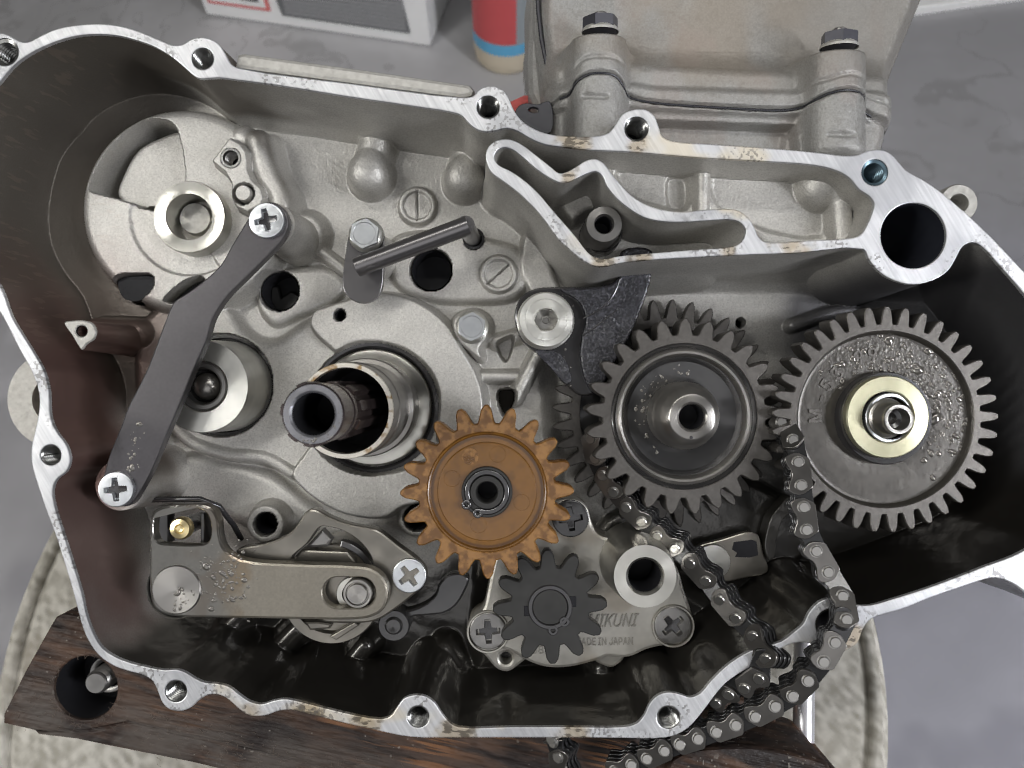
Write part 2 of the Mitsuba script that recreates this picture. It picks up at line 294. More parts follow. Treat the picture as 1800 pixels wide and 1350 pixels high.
def lathe(prof, n=64, c=(0, 0), a0=0.0):
    """prof = [(r, z) ...] from the bottom outside, over the top, to the inside."""
    prof = np.array(prof, float); m = len(prof); a = a0 + np.arange(n) * 2 * np.pi / n
    V = np.stack([c[0] + prof[:, 0][:, None] * np.cos(a), c[1] + prof[:, 0][:, None] * np.sin(a), np.broadcast_to(prof[:, 1][:, None], (m, n))], -1).reshape(-1, 3)
    i = np.arange(n); j = (i + 1) % n; Fs = []
    for k in range(m - 1):
        A, B = k * n, (k + 1) * n
        if prof[k, 0] > 1e-9: Fs.append(np.stack([A + i, A + j, B + j], 1))
        if prof[k + 1, 0] > 1e-9: Fs.append(np.stack([A + i, B + j, B + i], 1))
    return V, np.vstack(Fs)
def lathe_uv(prof, n=72, c=(0, 0), sharp=30):
    """A lathe with u along the profile and v around it, edges sharper than SHARP kept: for turned, finely grooved faces."""
    prof = np.array(prof, float); d = np.diff(prof, axis=0); an = np.degrees(np.arctan2(d[:, 1], d[:, 0]))
    runs, cur = [], [0]
    for k in range(1, len(d)):
        if abs((an[k] - an[k - 1] + 180) % 360 - 180) > sharp: runs.append(cur + [k]); cur = [k]
        else: cur.append(k)
    runs.append(cur + [len(d)])
    a = np.linspace(0, 2 * np.pi, n + 1); V, Fs, UV, at = [], [], [], 0
    for r_ in runs:
        p = prof[r_]; m = len(p); s_ = np.r_[0, np.cumsum(np.linalg.norm(np.diff(p, axis=0), axis=1))]
        V.append(np.stack([c[0] + p[:, :1] * np.cos(a), c[1] + p[:, :1] * np.sin(a), np.broadcast_to(p[:, 1:], (m, n + 1))], -1).reshape(-1, 3))
        UV.append(np.stack([np.broadcast_to(s_[:, None], (m, n + 1)), np.broadcast_to(a * 5, (m, n + 1))], -1).reshape(-1, 2))
        i = np.arange(n)
        for k in range(m - 1):
            A, B = at + k * (n + 1), at + (k + 1) * (n + 1)
            Fs += [np.stack([A + i, A + i + 1, B + i + 1], 1), np.stack([A + i, B + i + 1, B + i], 1)]
        at += m * (n + 1)
    return np.vstack(V), np.vstack(Fs), np.vstack(UV)
def tube(pts, r, n=20, capped=True, ry=None):
    p = np.asarray(pts, float); r = np.broadcast_to(r, (len(p),)).astype(float)
    t = np.gradient(p, axis=0); t /= np.linalg.norm(t, axis=1, keepdims=True)
    u = np.cross(t[0], [0, 0, 1.0] if abs(t[0][2]) < .9 else [1.0, 0, 0]); u /= np.linalg.norm(u)
    V = []; a = np.arange(n) * 2 * np.pi / n
    for k in range(len(p)):
        u = u - t[k] * (u @ t[k]); u /= np.linalg.norm(u); w = np.cross(t[k], u)
        V.append(p[k] + r[k] * (np.cos(a)[:, None] * u + np.sin(a)[:, None] * w))
    V = np.vstack(V); i = np.arange(n); j = (i + 1) % n; Fs = []
    for k in range(len(p) - 1):
        A, B = k * n, (k + 1) * n
        Fs += [np.stack([A + i, A + j, B + j], 1), np.stack([A + i, B + j, B + i], 1)]
    if capped:
        m = len(V); V = np.vstack([V, p[:1], p[-1:]]); L = (len(p) - 1) * n
        Fs += [np.stack([j, i, i * 0 + m], 1), np.stack([L + i, L + j, i * 0 + m + 1], 1)]
    return V, np.vstack(Fs)
def box(x0, x1, y0, y1, z0, z1, b=0.4):
    return extr(np.array([[x0, y0], [x1, y0], [x1, y1], [x0, y1]]), [(b, z0), (0, z0 + b), (0, z1 - b), (b, z1)])
def cat(ms):
    V, Fs, at = [], [], 0
    for m in ms:
        v, f = (np.asarray(m.vertices), np.asarray(m.faces)) if hasattr(m, 'vertices') else m
        V.append(v); Fs.append(np.asarray(f) + at); at += len(v)
    return np.vstack(V), np.vstack(Fs)
def move(m, pos=(0, 0, 0), rot=None):
    v, f = (np.asarray(m.vertices), np.asarray(m.faces)) if hasattr(m, 'vertices') else m
    if rot is not None: v = v @ np.asarray(rot).T
    return v + np.asarray(pos, float), f
def rz(deg):
    a = math.radians(deg); return np.array([[math.cos(a), -math.sin(a), 0], [math.sin(a), math.cos(a), 0], [0, 0, 1]])
def frame(z, x=(1, 0, 0)):
    """Rotation whose third column is z and whose first is x made square to it."""
    z = np.array(z, float); z /= np.linalg.norm(z); x = np.array(x, float); x -= z * (x @ z); x /= np.linalg.norm(x)
    return np.stack([x, np.cross(z, x), z], 1)
def man(m):
    import manifold3d as m3
    v, f = m
    t = trimesh.Trimesh(v, f, process=True); t.merge_vertices()
    return m3.Manifold(m3.Mesh(np.asarray(t.vertices, np.float32), np.asarray(t.faces, np.uint32)))
def unman(m):
    k = m.to_mesh(); return np.array(k.vert_properties[:, :3], float), np.array(k.tri_verts, int)

def numbered(key):
    if key not in used: used.add(key); return key
    k = 1
    while f'{key}_{k:03d}' in used: k += 1
    used.add(f'{key}_{k:03d}'); return f'{key}_{k:03d}'
used = set()
def thing(name, label, cat_, group=None, kind=None):
    key = numbered(name); labels[key] = {'label': label, 'category': cat_}
    if group: labels[key]['group'] = group
    return key
def put(key, m, mt, sm=35, label=None, world=False, kind=None):
    """Adds one entry (key gets the next number when taken) from a mesh in engine mm (or in world metres)."""
    key = numbered(key) if key not in labels else key
    uv = None
    if isinstance(m, tuple) and len(m) == 3: m, uv, sm = m[:2], m[2], True
    v, f = (np.asarray(m.vertices), np.asarray(m.faces)) if hasattr(m, 'vertices') else m
    scene[key] = ply((v if world else W(v), f), 'm_' + mt, smooth=sm, uv=uv)
    if label or kind: labels.setdefault(key, {}).update({k: x for k, x in (('label', label), ('kind', kind)) if x})
    return key

# ---- standard pieces
def cross_screw(r, z, h, c, ang=0.0, flat=True):
    """Cross-recess screw head of radius r, top at z."""
    import manifold3d as m3
    head = man(lathe([(0, 0), (r * .985, 0), (r, h * .25), (r, h - .5), (r - .12, h - .2), (r - .5, h), (0, h)], 56))
    w = r * .17; L = r * .56
    slot = m3.CrossSection([[( -L, -w * .75), (-w*1.1, -w), (-w, -w*1.1), (-w * .75, -L), (w * .75, -L), (w, -w*1.1), (w*1.1, -w), (L, -w * .75), (L, w * .75), (w*1.1, w), (w, w*1.1), (w * .75, L), (-w * .75, L), (-w, w*1.1), (-w*1.1, w), (-L, w * .75)]])
    cut = m3.Manifold.extrude(slot, 2.6, scale_top=(1.25, 1.25)).translate((0, 0, h - 2.0))
    m = unman(head - cut)
    return move(m, (c[0], c[1], z - h), rz(ang))
def recess(r, z, h, c):
    return lathe([(r * .5, z - 1.75), (r * .2, z - 1.95), (0, z - 2.0)], 24, c)  # black disc painted in for the shade down in the cross slot
def hexagon(r, a=0.0): return circ((0, 0), r, 6, math.radians(a))
def hex_bolt(r, z, h, c, ang=0.0, flange=1.3):
    """Flanged hexagon head: corner radius r, top at z. Returns (flange, head)."""
    import manifold3d as m3
    hx = man(extr(hexagon(r), [(0, 0), (0, h)])) ^ man(lathe([(0, 0), (r * 1.2, 0), (r * 1.2, h - r * .17), (r * .945, h - .02), (r * .93, h), (r * .74, h), (r * .70, h - .22), (0, h - .24)], 48))
    fl = lathe([(r * flange, 0), (r * flange, .9), (r * flange - .3, 1.2), (r * .9, 1.9), (0, 1.9)], 48)
    return move(fl, (c[0], c[1], z - h - .3)), move(unman(hx), (c[0], c[1], z - h), rz(ang))
def gear_ring(N, ro, rr, phase, tip=.24, mid=.50, root=.66, c=(0, 0)):
    """Tooth outline; widths as parts of the pitch."""
    out = []; pitch = 2 * np.pi / N; rm = .5 * (ro + rr)
    prof = [(rr, -.5), (rr, -root / 2 - .02), (rr + .10 * (ro - rr), -root / 2 + .03), (rr + .3 * (ro - rr), -(.35 * mid + .15 * root)), (rm, -mid / 2), (rr + .75 * (ro - rr), -(.3 * mid + .2 * tip)), (ro - .07 * (ro - rr), -tip / 2), (ro, -tip / 2 + .05), (ro, tip / 2 - .05), (ro - .07 * (ro - rr), tip / 2), (rr + .75 * (ro - rr), .3 * mid + .2 * tip), (rm, mid / 2), (rr + .3 * (ro - rr), .35 * mid + .15 * root), (rr + .10 * (ro - rr), root / 2 - .03), (rr, root / 2 + .02)]
    for k in range(N):
        for r, a in prof:
            th = phase + (k + a) * pitch
            out.append((c[0] + r * math.cos(th), c[1] + r * math.sin(th)))
    return np.array(out)
def gear_body(ring, bore, z1, z0, b=0.35): return extr([ring, bore], [(b, z0), (0, z0 + b), (0, z1 - b), (b, z1)])

# ---- relief: a height field shaped from outlines
def sdf(P, X, Y):
    """Signed distance (negative inside) from every grid point to the closed outline P."""
    best = np.full(X.shape, 1e9); inside = np.zeros(X.shape, bool)
    for a, b in zip(P, np.roll(P, -1, 0)):
        e = b - a; l2 = e @ e
        if l2 < 1e-12: continue
        t = np.clip(((X - a[0]) * e[0] + (Y - a[1]) * e[1]) / l2, 0, 1)
        best = np.minimum(best, (X - a[0] - t * e[0]) ** 2 + (Y - a[1] - t * e[1]) ** 2)
        if a[1] != b[1]:
            c = ((a[1] > Y) != (b[1] > Y)) & (X < (b[0] - a[0]) * (Y - a[1]) / (b[1] - a[1]) + a[0]); inside ^= c
    s = np.sqrt(best); return np.where(inside, -s, s)
class Relief:
    def __init__(s, x0, x1, y0, y1, step, z):
        s.x = np.arange(x0, x1, step); s.y = np.arange(y0, y1, step); s.X, s.Y = np.meshgrid(s.x, s.y); s.H = np.full(s.X.shape, float(z)); s.step = step
    def win(s, P, m):
        lo, hi = P.min(0) - m, P.max(0) + m
        i = slice(max(0, np.searchsorted(s.y, lo[1])), np.searchsorted(s.y, hi[1])); j = slice(max(0, np.searchsorted(s.x, lo[0])), np.searchsorted(s.x, hi[0])); return i, j
    def smax(s, w, Fv, k):
        h = s.H[w]; s.H[w] = np.maximum(h, Fv) + np.maximum(k - np.abs(h - Fv), 0) ** 2 / (4 * k)
    def smin(s, w, Fv, k):
        h = s.H[w]; s.H[w] = np.minimum(h, Fv) - np.maximum(k - np.abs(h - Fv), 0) ** 2 / (4 * k)
    def add(s, P, top, R=2.0, slope=5.0, k=2.5):
        """A raised part with a rounded rim (radius R), drafted sides and a fillet k at its foot."""
        w = s.win(P, 14); d = sdf(P, s.X[w], s.Y[w]); q = np.clip(1 + d / R, 0, 1)
        s.smax(w, top - R * (1 - np.sqrt(1 - q * q * .9999)) - slope * np.maximum(d, 0), k)
    def cut(s, P, bottom, wid=0.8, k=0.8):
        """A pocket with near-vertical sides; the rim is rounded by k."""
        w = s.win(P, 6); d = sdf(P, s.X[w], s.Y[w])
        s.smin(w, np.where(d < 60, bottom + np.maximum(d + wid, 0) / wid * (2 - bottom), 2.0) , k)
    def dip(s, P, depth, soft):
        w = s.win(P, soft * 2); d = sdf(P, s.X[w], s.Y[w]); t = np.clip((soft - d) / (2 * soft), 0, 1); s.H[w] -= depth * t * t * (3 - 2 * t)
    def dome(s, c, r, top, k=3.0, p=2.0):
        P = circ(c, r, 8); w = s.win(P, 8); q = np.hypot(s.X[w] - c[0], s.Y[w] - c[1]) / r
        s.smax(w, np.where(q < 1.6, top - r * .9 * (1 - np.sqrt(np.maximum(1 - np.minimum(q, 1) ** p, 0))) - np.maximum(q - 1, 0) * 60, -999), k)
    def ridge(s, pts, r, top, k=2.0, fall=1.4):
        P = np.asarray(pts, float); lo = np.c_[P[:, 0], P[:, 1]]; w = s.win(lo, r * 3 + 4); best = np.full(s.X[w].shape, 1e9)
        for a, b in zip(P[:-1], P[1:]):
            e = b - a; t = np.clip(((s.X[w] - a[0]) * e[0] + (s.Y[w] - a[1]) * e[1]) / (e @ e), 0, 1); best = np.minimum(best, np.hypot(s.X[w] - a[0] - t * e[0], s.Y[w] - a[1] - t * e[1]))
        q = best / r; s.smax(w, top - r * (1 - np.sqrt(np.maximum(1 - np.minimum(q, 1) ** 2, 0))) - np.maximum(best - r, 0) * 5 * fall, k)
    def mesh(s, keep):
        ny, nx = s.X.shape; idx = np.arange(nx * ny).reshape(ny, nx)
        ok = keep[:-1, :-1] & keep[1:, :-1] & keep[:-1, 1:] & keep[1:, 1:]
        a, b, c, d = idx[:-1, :-1][ok], idx[:-1, 1:][ok], idx[1:, 1:][ok], idx[1:, :-1][ok]
        f = np.vstack([np.stack([a, b, c], 1), np.stack([a, c, d], 1)])
        v = np.stack([s.X.ravel(), s.Y.ravel(), s.H.ravel()], 1)
        u, inv = np.unique(f, return_inverse=True); return v[u], inv.reshape(f.shape)
# ---------------------------------------------------------------- the crankcase
OUT = [(0,58),(17,62),(35,72),(50,73),(70,63),(100,50),(140,43),(180,41.5),(215,46),(250,57),(285,72),(305,79),(322,77),(335,69),(352,65),(370,68),(385,78),(396,95),(406,112),(420,119),
 (620,147),(815,171),(832,168),(842,157),(855,151.5),(872,152),(884,158),(893,170),(902,190),(913,207),(930,221),(960,234),(1000,239),(1045,239),(1070,233),(1083,217),(1094,201),(1110,193),(1134,192),(1150,203),(1158,222),(1165,240),(1185,248),(1250,253),(1350,260),(1440,268),(1480,273),(1507,272),(1528,264),(1550,263),(1567,270),(1580,284),(1595,300),(1622,315),(1650,334),(1682,360),(1720,394),(1760,434),(1800,477),
 (1850,530),(1890,600),(1915,700),(1918,800),(1905,880),(1885,930),(1880,985),(1860,1040),(1828,1060),(1803,1042),(1787,1030),(1767,1020),(1745,1016),(1700,1029),(1633,1052),(1583,1072),(1550,1081),(1528,1091),(1516,1108),(1508,1130),(1490,1143),(1465,1150),(1440,1142),(1422,1131),(1395,1131),(1360,1148),(1330,1167),(1300,1184),(1275,1202),(1255,1225),(1238,1248),(1218,1272),(1198,1288),(1170,1297),(1100,1298),(1033,1297),(900,1297),(800,1297),(722,1296),(660,1284),(600,1270),(533,1253),(513,1248.5),(490,1250),(470,1257),(453,1259.5),(435,1257),(418,1245),(400,1229),(384,1221.5),(366,1222),(350,1231),(337,1243),(318,1250.5),(297,1247),(284,1234),(277,1216),(268,1198),(252,1187),(233,1182),(200,1171),(173,1152),(154,1125),(143,1097),(130,1047),(113,990),(97,940),(82,900),(70,865),(61,837),(55,810),(55,788),(60,762),(66,735),(69,705),(64,675),(53,648),(34,614),(13,572),(0,549),
 (-40,500),(-90,430),(-112,330),(-92,220),(-50,130),(-25,75)]
INN = [(0,143),(20,119),(40,102),(67,86),(100,72),(135,62.5),(173,59.5),(205,62),(235,69),(267,80),(293,94),(318,113),(337,130),(350,137.5),(368,137),(385,136),(417,140),(500,151),(600,167.5),(733,187),(790,196),(812,203),(824,216),(837,226.5),(853,231),(871,229),(890,225),(910,230),(932,243),(960,254),(1000,259),(1033,263),(1100,266),(1233,277),(1333,282.5),(1433,290),(1472,300),(1494,313),(1511,333),(1529,345),(1537,358),(1534,373),(1525,395),(1515,411),(1498,418),(1430,422),(1357,426),(1341,423),(1333,415),(1327,401),(1318,385),(1301,371),(1283,367),(1233,369),(1200,372),(1162,368),(1133,358),(1110,343),(1090,323),(1077,307),(1062,287),(1046,279),(1030,282),(1017,290),(998,301),(983,304),(967,292),(943,273),(913,251),(895,244.5),(874,246),(859,257),(853.5,273),(857,290),(865,304),(887,320),(913,340),(940,366),(960,390),(980,418),(1003,440),(1027,459),(1047,468),(1067,468),(1087,463),(1133,457.5),(1233,451.5),(1300,448),(1400,444.5),(1518,438),(1527,455),(1545,477),(1572,493),(1606,500),(1640,493),(1667,476),(1683,450),(1692,434),(1708,426),(1725,432),(1760,470),(1800,516),(1836,570),(1862,640),(1872,730),(1868,820),(1852,900),(1830,945),(1800,968),(1767,983),(1733,995),(1700,1008),(1633,1033),(1567,1054),(1530,1064),(1505,1063),(1490,1055),(1465,1050),(1440,1058),(1422,1077),(1412,1097),(1396,1111),(1373,1128),(1320,1144),(1283,1166),(1250,1197),(1231,1219),(1213,1226),(1197,1221),(1177,1217),(1157,1222),(1142,1237),(1132,1258),(1119,1272),(1095,1278),(1000,1278),(900,1278),(805,1278),(787,1267),(774,1250),(763,1234),(747,1224),(728,1222),(710,1228),(698,1243),(686,1259),(667,1264),(600,1252),(520,1232),(500,1229),(480,1232),(460,1238),(438,1233),(420,1221),(403,1208),(383,1202),(360,1200),(343,1193),(327,1183),(310,1177),(290,1178),(260,1173),(213,1160),(180,1140),(163,1113),(150,1077),(143,1043),(123,977),(107,927),(95,888),(92,862),(99,843),(116,829),(123,809),(117,784),(98,757),(88,730),(86,690),(77,653),(60,622),(40,590),(20,556),(0,503),
 (-40,450),(-68,390),(-74,310),(-50,210),(-25,170)]
LOOP = [(869,278),(872,267),(884,259),(900,262),(920,277),(943,297),(967,313),(986,321),(1004,318),(1027,307),(1047,301),(1058,308),(1067,327),(1083,347),(1107,367),(1133,382),(1167,389),(1200,390),(1250,387),(1287,386),(1303,392),(1311,405),(1307,420),(1297,430),(1275,435),(1233,438),(1133,446),(1083,451),(1067,455),(1048,453),(1033,443),(1013,417),(987,387),(963,359),(947,340),(923,318),(897,300),(877,290)]
BOLTS = [(8,91,24),(356,103,19),(858,188,20),(1119,226,21),(1538,303,23),(89,800,18),(309,1215,19),(735,1260,19),(1175,1261,20),(1462,1098,28),(1835,1010,22)]
case = thing('crankcase', 'open grey aluminium engine case with a bright machined rim and cast pockets', 'engine case')
out_r, inn_r, loop_r = sp(OUT, 0, 3), sp(INN, 0, 3), sp(LOOP, 0, 3)
bore_big = cp(1606, 414, 57.5, 0, 72)
bolt_r = [cp(x, y, r, 0, 32) for x, y, r in BOLTS]
ins = [inn_r, loop_r, bore_big] + bolt_r
nb = len(bolt_r)
put(case + '__gasket_face', extr([out_r] + ins, [(0, -1.6), (0, -.45), (.13, -.13), (.45, 0)], bottom=False), 'machined', 30, 'bright machined joint face with small pits and oil stains')
put(case + '__outer_wall', extr([out_r] + ins, [(-3.0, -75), (.05, -1.6)], draft=[1, 1.1, .7, 0] + [0] * nb, bottom=False), 'cast', 50)
put(case + '__back_body', extr(offset(ccw(out_r), 9), [(6, -135), (0, -125), (0, -76)]), 'cast', 40)
# threaded holes: a bore with thread ridges and a black disc painted in for the shade at the bottom
def bore(x, y, r, d0=0.0, deep=16.0, pitch=1.25, key=case + '__threaded_hole', mt='turned', rin=None, c=None, flare=1.22):
    c = U(x, y, d0) if c is None else c; r = R_(r, d0); ri = rin or r / flare; pr = [(r + .02, -d0 - .05)]
    if flare > 1.02: pr += [(r, -d0 - .6), (ri + .1, -d0 - 1.0)]
    z = -d0 - 1.2
    while z > -d0 - deep: pr += [(ri, z), (ri + .6, z - .35 * pitch), (ri, z - .7 * pitch)]; z -= pitch
    pr += [(ri, -d0 - deep), (0, -d0 - deep - 1)]
    V, f = lathe(pr, 40, c)
    a = np.arctan2(V[:, 1] - c[1], V[:, 0] - c[0]); deepm = (V[:, 2] < -d0 - 1.3) & (V[:, 2] > -d0 - deep + .5)
    V[deepm, 2] -= (a[deepm] / (2 * np.pi)) * pitch * .8
    put(key, (V, f), mt, 25)
    put(key.rsplit('__', 1)[0] + '__hole_shade_disc', lathe([(ri + .4, -d0 - deep + 2), (0, -d0 - deep + 2)], 24, c), 'deep_black', False)
for x, y, r in BOLTS:
    bore(x, y, r, mt='blued_bore' if x == 1538 else ('cast' if x == 1462 else 'thread'), deep=20 if x != 1462 else 9, flare=1.32 if x in (8,1538) else 1.2)
# cast floor of the case, one relief
Q = Relief(-218, 207, -131, 128, 0.5, -50.0)
rg = np.random.default_rng(4)
# deeper gear bay and sump
Q.dip(poly([(960,640),(1080,560),(1120,500),(1400,500),(1900,540),(1900,1060),(1400,1140),(980,900)], 56), 6, 5)
Q.dip(poly([(60,900),(270,860),(520,1000),(760,900),(860,960),(830,1180),(1400,1100),(1250,1300),(300,1230)], 55), 6, 6)
# shallow pocket between the upper rim, the labyrinth rib and the big ring
Q.add(poly([(975,230),(1140,250),(1490,280),(1545,330),(1548,400),(1500,440),(1340,440),(1310,395),(1170,385),(1080,345),(1050,300),(1010,300),(985,270)], 20), -20, 3, 4, 4)
Q.ridge(poly([(1237,270),(1236,375)], 16), 2.6, -15, 2.5)
Q.dip(sp([(1085,300),(1205,300),(1208,365),(1150,360),(1100,335)], 20), 2.6, 1.2); Q.dip(sp([(1178,310),(1208,310),(1208,365),(1182,366)], 20), 1.6, 1.0)
Q.dip(sp([(1255,305),(1425,308),(1450,350),(1445,415),(1265,365)], 20), 1.4, 1.4)
Q.dome(U(1447, 325, 18), 9.5, -12, 4); Q.ridge(poly([(1473,345),(1478,420)], 18), 4.0, -13, 3)
Q.cut(cp(985, 288, 16, 20), -42, 3, 3)
# labyrinth pocket
Q.add(offset(ccw(loop_r), -5), -38, 2, 4, 3)
Q.cut(poly([(862,255),(905,252),(960,300),(985,330),(972,362),(935,330),(880,300)], 30), -66, 2, 2)
Q.add(sp([(985,355),(1030,335),(1062,345),(1085,380),(1065,372),(1030,372),(1005,390)], 32), -31, 2.5, 2.5, 3)
Q.ridge(poly([(1110,395),(1290,405)], 34), 3.5, -36, 3)
# round balancer boss, upper left
dd = 36
Q.add(cp(318, 368, 178, dd, 72), -dd, 4, 5, 5)
_t = np.linspace(math.radians(166), math.radians(303), 50); _c = U(334, 378, dd); Q.cut(np.vstack([np.stack([_c[0] + R_(112, dd) * np.cos(_t), _c[1] + R_(112, dd) * np.sin(_t)], 1), [_c]]), -dd - 1.0, 1.4, .8)
Q.cut(sp([(243,210),(262,206),(293,209),(310,221),(320,250),(326,283),(327,318),(300,345),(272,369),(240,362),(200,350),(157,338),(152,330),(160,305),(173,280),(193,253),(217,229)], dd), -62, 1.2, .8)
Q.add(sp([(206,345),(216,305),(240,264),(277,242),(325,232),(345,300),(335,340),(272,380)], 46), -46, 2.0, 4, 2)
Q.cut(poly([(240,352),(276,360),(275,371),(239,363)], dd), -75, .5, .3)
Q.cut(sp([(195,490),(207,482),(233,479),(260,480),(272,490),(267,510),(247,527),(227,532),(208,527),(198,513)], dd), -95, 1.0, .8)
Q.cut(cp(332, 381, 52, 30, 48), -49, .8, .4)
# sensor foot with insert, and the wavy ribs beside it
Q.add(poly([(404,241),(423,252),(433,266),(435,298),(443,316),(458,330),(463,346),(458,361),(434,373),(416,364),(407,348),(407,323),(396,303),(372,283)], 29.5), -29.5, .5, 9, .8)
Q.ridge(smooth(poly([(452,245),(462,290),(470,310),(488,340),(492,365),(470,385)], 34), 4, False), 4.5, -32, 4)
Q.ridge(smooth(poly([(425,232),(455,262)], 34), 4, False), 4.0, -35, 4)
# domes with ribs up to the rim
for (x, y, r) in ((648, 303, 39), (815, 312, 36)):
    Q.dome(U(x, y, 42), R_(r, 42), -36, 5, 2.6); Q.ridge(poly([(x - 2, y - 5), (x + 22, y - 110)], 40), R_(r * .78, 40), -38, 5, 1.0)
# round cast marks
MARKS = []
for (x, y, a, zz) in ((733, 361, 88, 47), (876, 481, 42, 43.6)):
  def mark(x=x, y=y, a=a, zz=zz):
    Q.add(cp(x, y, 33, zz), -zz, .8, 6, .8); Q.cut(cp(x, y, 27, zz), -zz - 1.1, .6, .3)
    c = U(x, y, zz); e = np.array([math.cos(math.radians(a)), math.sin(math.radians(a))]); n_ = np.array([-e[1], e[0]]); L = R_(27, zz)
    Q.cut(np.array([c - e * L - n_ * .55, c + e * L - n_ * .55, c + e * L + n_ * .55, c - e * L + n_ * .55]), -zz - 2.4, .3, .2)
  MARKS.append(mark)
# middle left foot of the upper bracket, rod rib, post
Q.add(cp(532, 412, 42, 44), -42, 4, 4, 5); Q.ridge(poly([(520,412),(560,440),(612,480)], 44), 2.4, -44, 3)
# raised pads of the upper floor
Q.add(sp([(455,545),(452,520),(480,480),(520,470),(570,470),(605,495),(600,520),(575,540),(520,560),(480,572)], 46), -46, 3, 4, 4)
Q.add(sp([(690,420),(740,405),(860,420),(915,440),(925,500),(905,525),(830,532),(740,525),(695,500),(685,460)], 46), -46, 3, 4, 4)
for mark in MARKS: mark()
# plateau round the two shafts
Q.add(sp([(240,575),(285,530),(330,508),(365,497),(400,540),(440,590),(480,598),(540,560),(620,525),(700,520),(770,560),(835,640),(850,720),(840,800),(760,880),(640,905),(560,880),(515,838),(470,820),(420,810),(350,790),(310,760),(260,800),(235,700)], 43), -43, 4, 4, 5)
Q.add(sp([(262,830),(330,800),(400,815),(470,835),(530,880),(560,905),(520,930),(440,930),(380,905),(300,880)], 44), -45, 4, 3, 5)
Q.ridge(smooth(poly([(302,748),(335,778),(400,800),(465,806),(512,832)], 42), 4, False), 2.4, -41.0, 3)
# bearing retainers: an upper and a lower crescent of rough cast plate
RT1 = [(552,547),(575,538),(620,524),(660,515),(705,520),(750,540),(790,575),(812,612),(835,650),(848,690),(850,740),(840,790),(775,790),(772,690),(755,650),(720,618),(690,606),(650,600),(612,606),(592,618),(580,610),(545,572)]
RT2 = [(556,776),(575,800),(600,815),(640,832),(690,830),(740,815),(790,790),(840,780),(838,830),(790,868),(735,885),(705,892),(680,909),(650,912),(600,902),(560,882),(530,858),(513,833),(530,805)]
Q.add(sp(RT1, 37), -36.5, 1.2, 7, 1.0); Q.add(sp(RT2, 37), -36.5, 1.2, 7, 1.0)
Q.cut(cp(597, 554, 12, 37, 32), -60, .6, .5)
Q.add(sp([(798,560),(830,545),(856,560),(858,590),(843,612),(845,630),(820,612),(800,590)], 38), -38, 1.2, 6, 1.5)
# shaft bores
Q.cut(cp(655, 717, 118, 42, 72), -52, .8, .6); Q.cut(cp(389, 677, 93, 43, 72), -56, .8, .8)
# right of the retainer: cast webs
Q.ridge(poly([(845,662),(918,662)], 46), 2.2, -43, 3); Q.ridge(poly([(905,700),(985,545)], 44), 2.6, -40, 3); Q.ridge(poly([(872,600),(910,590)], 44), 3.0, -44, 3)
Q.cut(sp([(870,685),(905,680),(912,700),(895,735),(880,735)], 46), -64, 1.5, 1.0)
Q.cut(sp([(862,600),(905,580),(915,600),(895,648),(875,640)], 48), -55, 3, 2)
Q.add(sp([(925,410),(965,460),(985,540),(970,560),(935,520),(915,470)], 46), -45, 2, 4, 3)
# step under the rib, lower right pads
Q.add(poly([(1080,440),(1440,420),(1440,478),(1150,491),(1080,496)], 46), -44, 1.5, 5, 1.0)
Q.ridge(smooth(poly([(1395,572),(1430,560),(1470,548),(1500,545)], 52), 3, False), 2.6, -51, 3)
Q.add(sp([(1050,930),(1180,860),(1300,840),(1380,880),(1420,960),(1350,1010),(1200,1000),(1100,960)], 54), -52, 3, 3, 4)
# lower left: tube boss, foot, pads in the sump
Q.add(cp(467, 921, 34, 37), -36.5, 1.4, 6, 2.0); Q.cut(cp(467, 921, 21.5, 37), -80, .6, .5)
Q.add(cp(733, 910, 34, 44), -44, 1.4, 5, 2.0); Q.cut(cp(733, 910, 25, 44), -80, .6, .5)
Q.ridge(poly([(165,582),(240,585)], 40), 5.5, -37, 4)
for a, b in (((300,1190),(420,1085)), ((400,1230),(520,1110)), ((560,1235),(640,1140)), ((840,1260),(780,1150)), ((1060,1260),(1060,1180)), ((1240,1190),(1200,1130))):
    Q.ridge(poly([a, b], 44), 4.5, -44, 5, .8)
# oil bores right through
for x, y, r in ((492, 512, 36.5), (758, 475, 38.5)): Q.cut(cp(x, y, r, 47), -92, .7, .5)
Q.cut(cp(834, 424, 18, 50), -64, .5, .4); Q.cut(cp(1304, 567, 9.5, 54, 24), -75, .5, .4)
Q.cut(sp([(298,530),(315,510),(337,495),(363,488),(372,500),(345,520),(318,536)], 42), -80, .6, .5)
Q.cut(cp(407, 279, 17, 31), -45, .5, .3); Q.cut(cp(430, 342, 20, 31), -40, .5, .3)
# fillet along the walls
dW = -sdf(inn_r, Q.X, Q.Y)
dL, dB = -sdf(loop_r, Q.X, Q.Y), -sdf(bore_big, Q.X, Q.Y)
Fw = np.maximum(np.minimum(-3.6 - 22.2 * dW, -4), -300)
Fl = np.maximum(np.minimum(-3.6 - 33 * dL, -4), -300)
Q.smax((slice(None), slice(None)), np.where(dB > -1.2, -300, np.where(dL > -1.0, -300, Fw)), 15 - 10.5 * np.clip((Q.X + 4) / 14, 0, 1) * np.clip((Q.Y - 8) / 12, 0, 1))
Q.H = np.where(dL > -1.0, np.maximum(Q.H, Fl) + np.maximum(9 - np.abs(Q.H - Fl), 0) ** 2 / 36, Q.H)
Q.H = np.where(dB > -2.5, -60.0, Q.H)
for x, y, r in BOLTS:
    bc = U(x, y); Q.H = np.where(np.hypot(Q.X - bc[0], Q.Y - bc[1]) < R_(r) + 1.0, -60.0, Q.H)
Q.H += 0.10 * (meshkit.fbm(np.stack([Q.X * .12, Q.Y * .12, Q.X * 0], -1), 3) - .5)
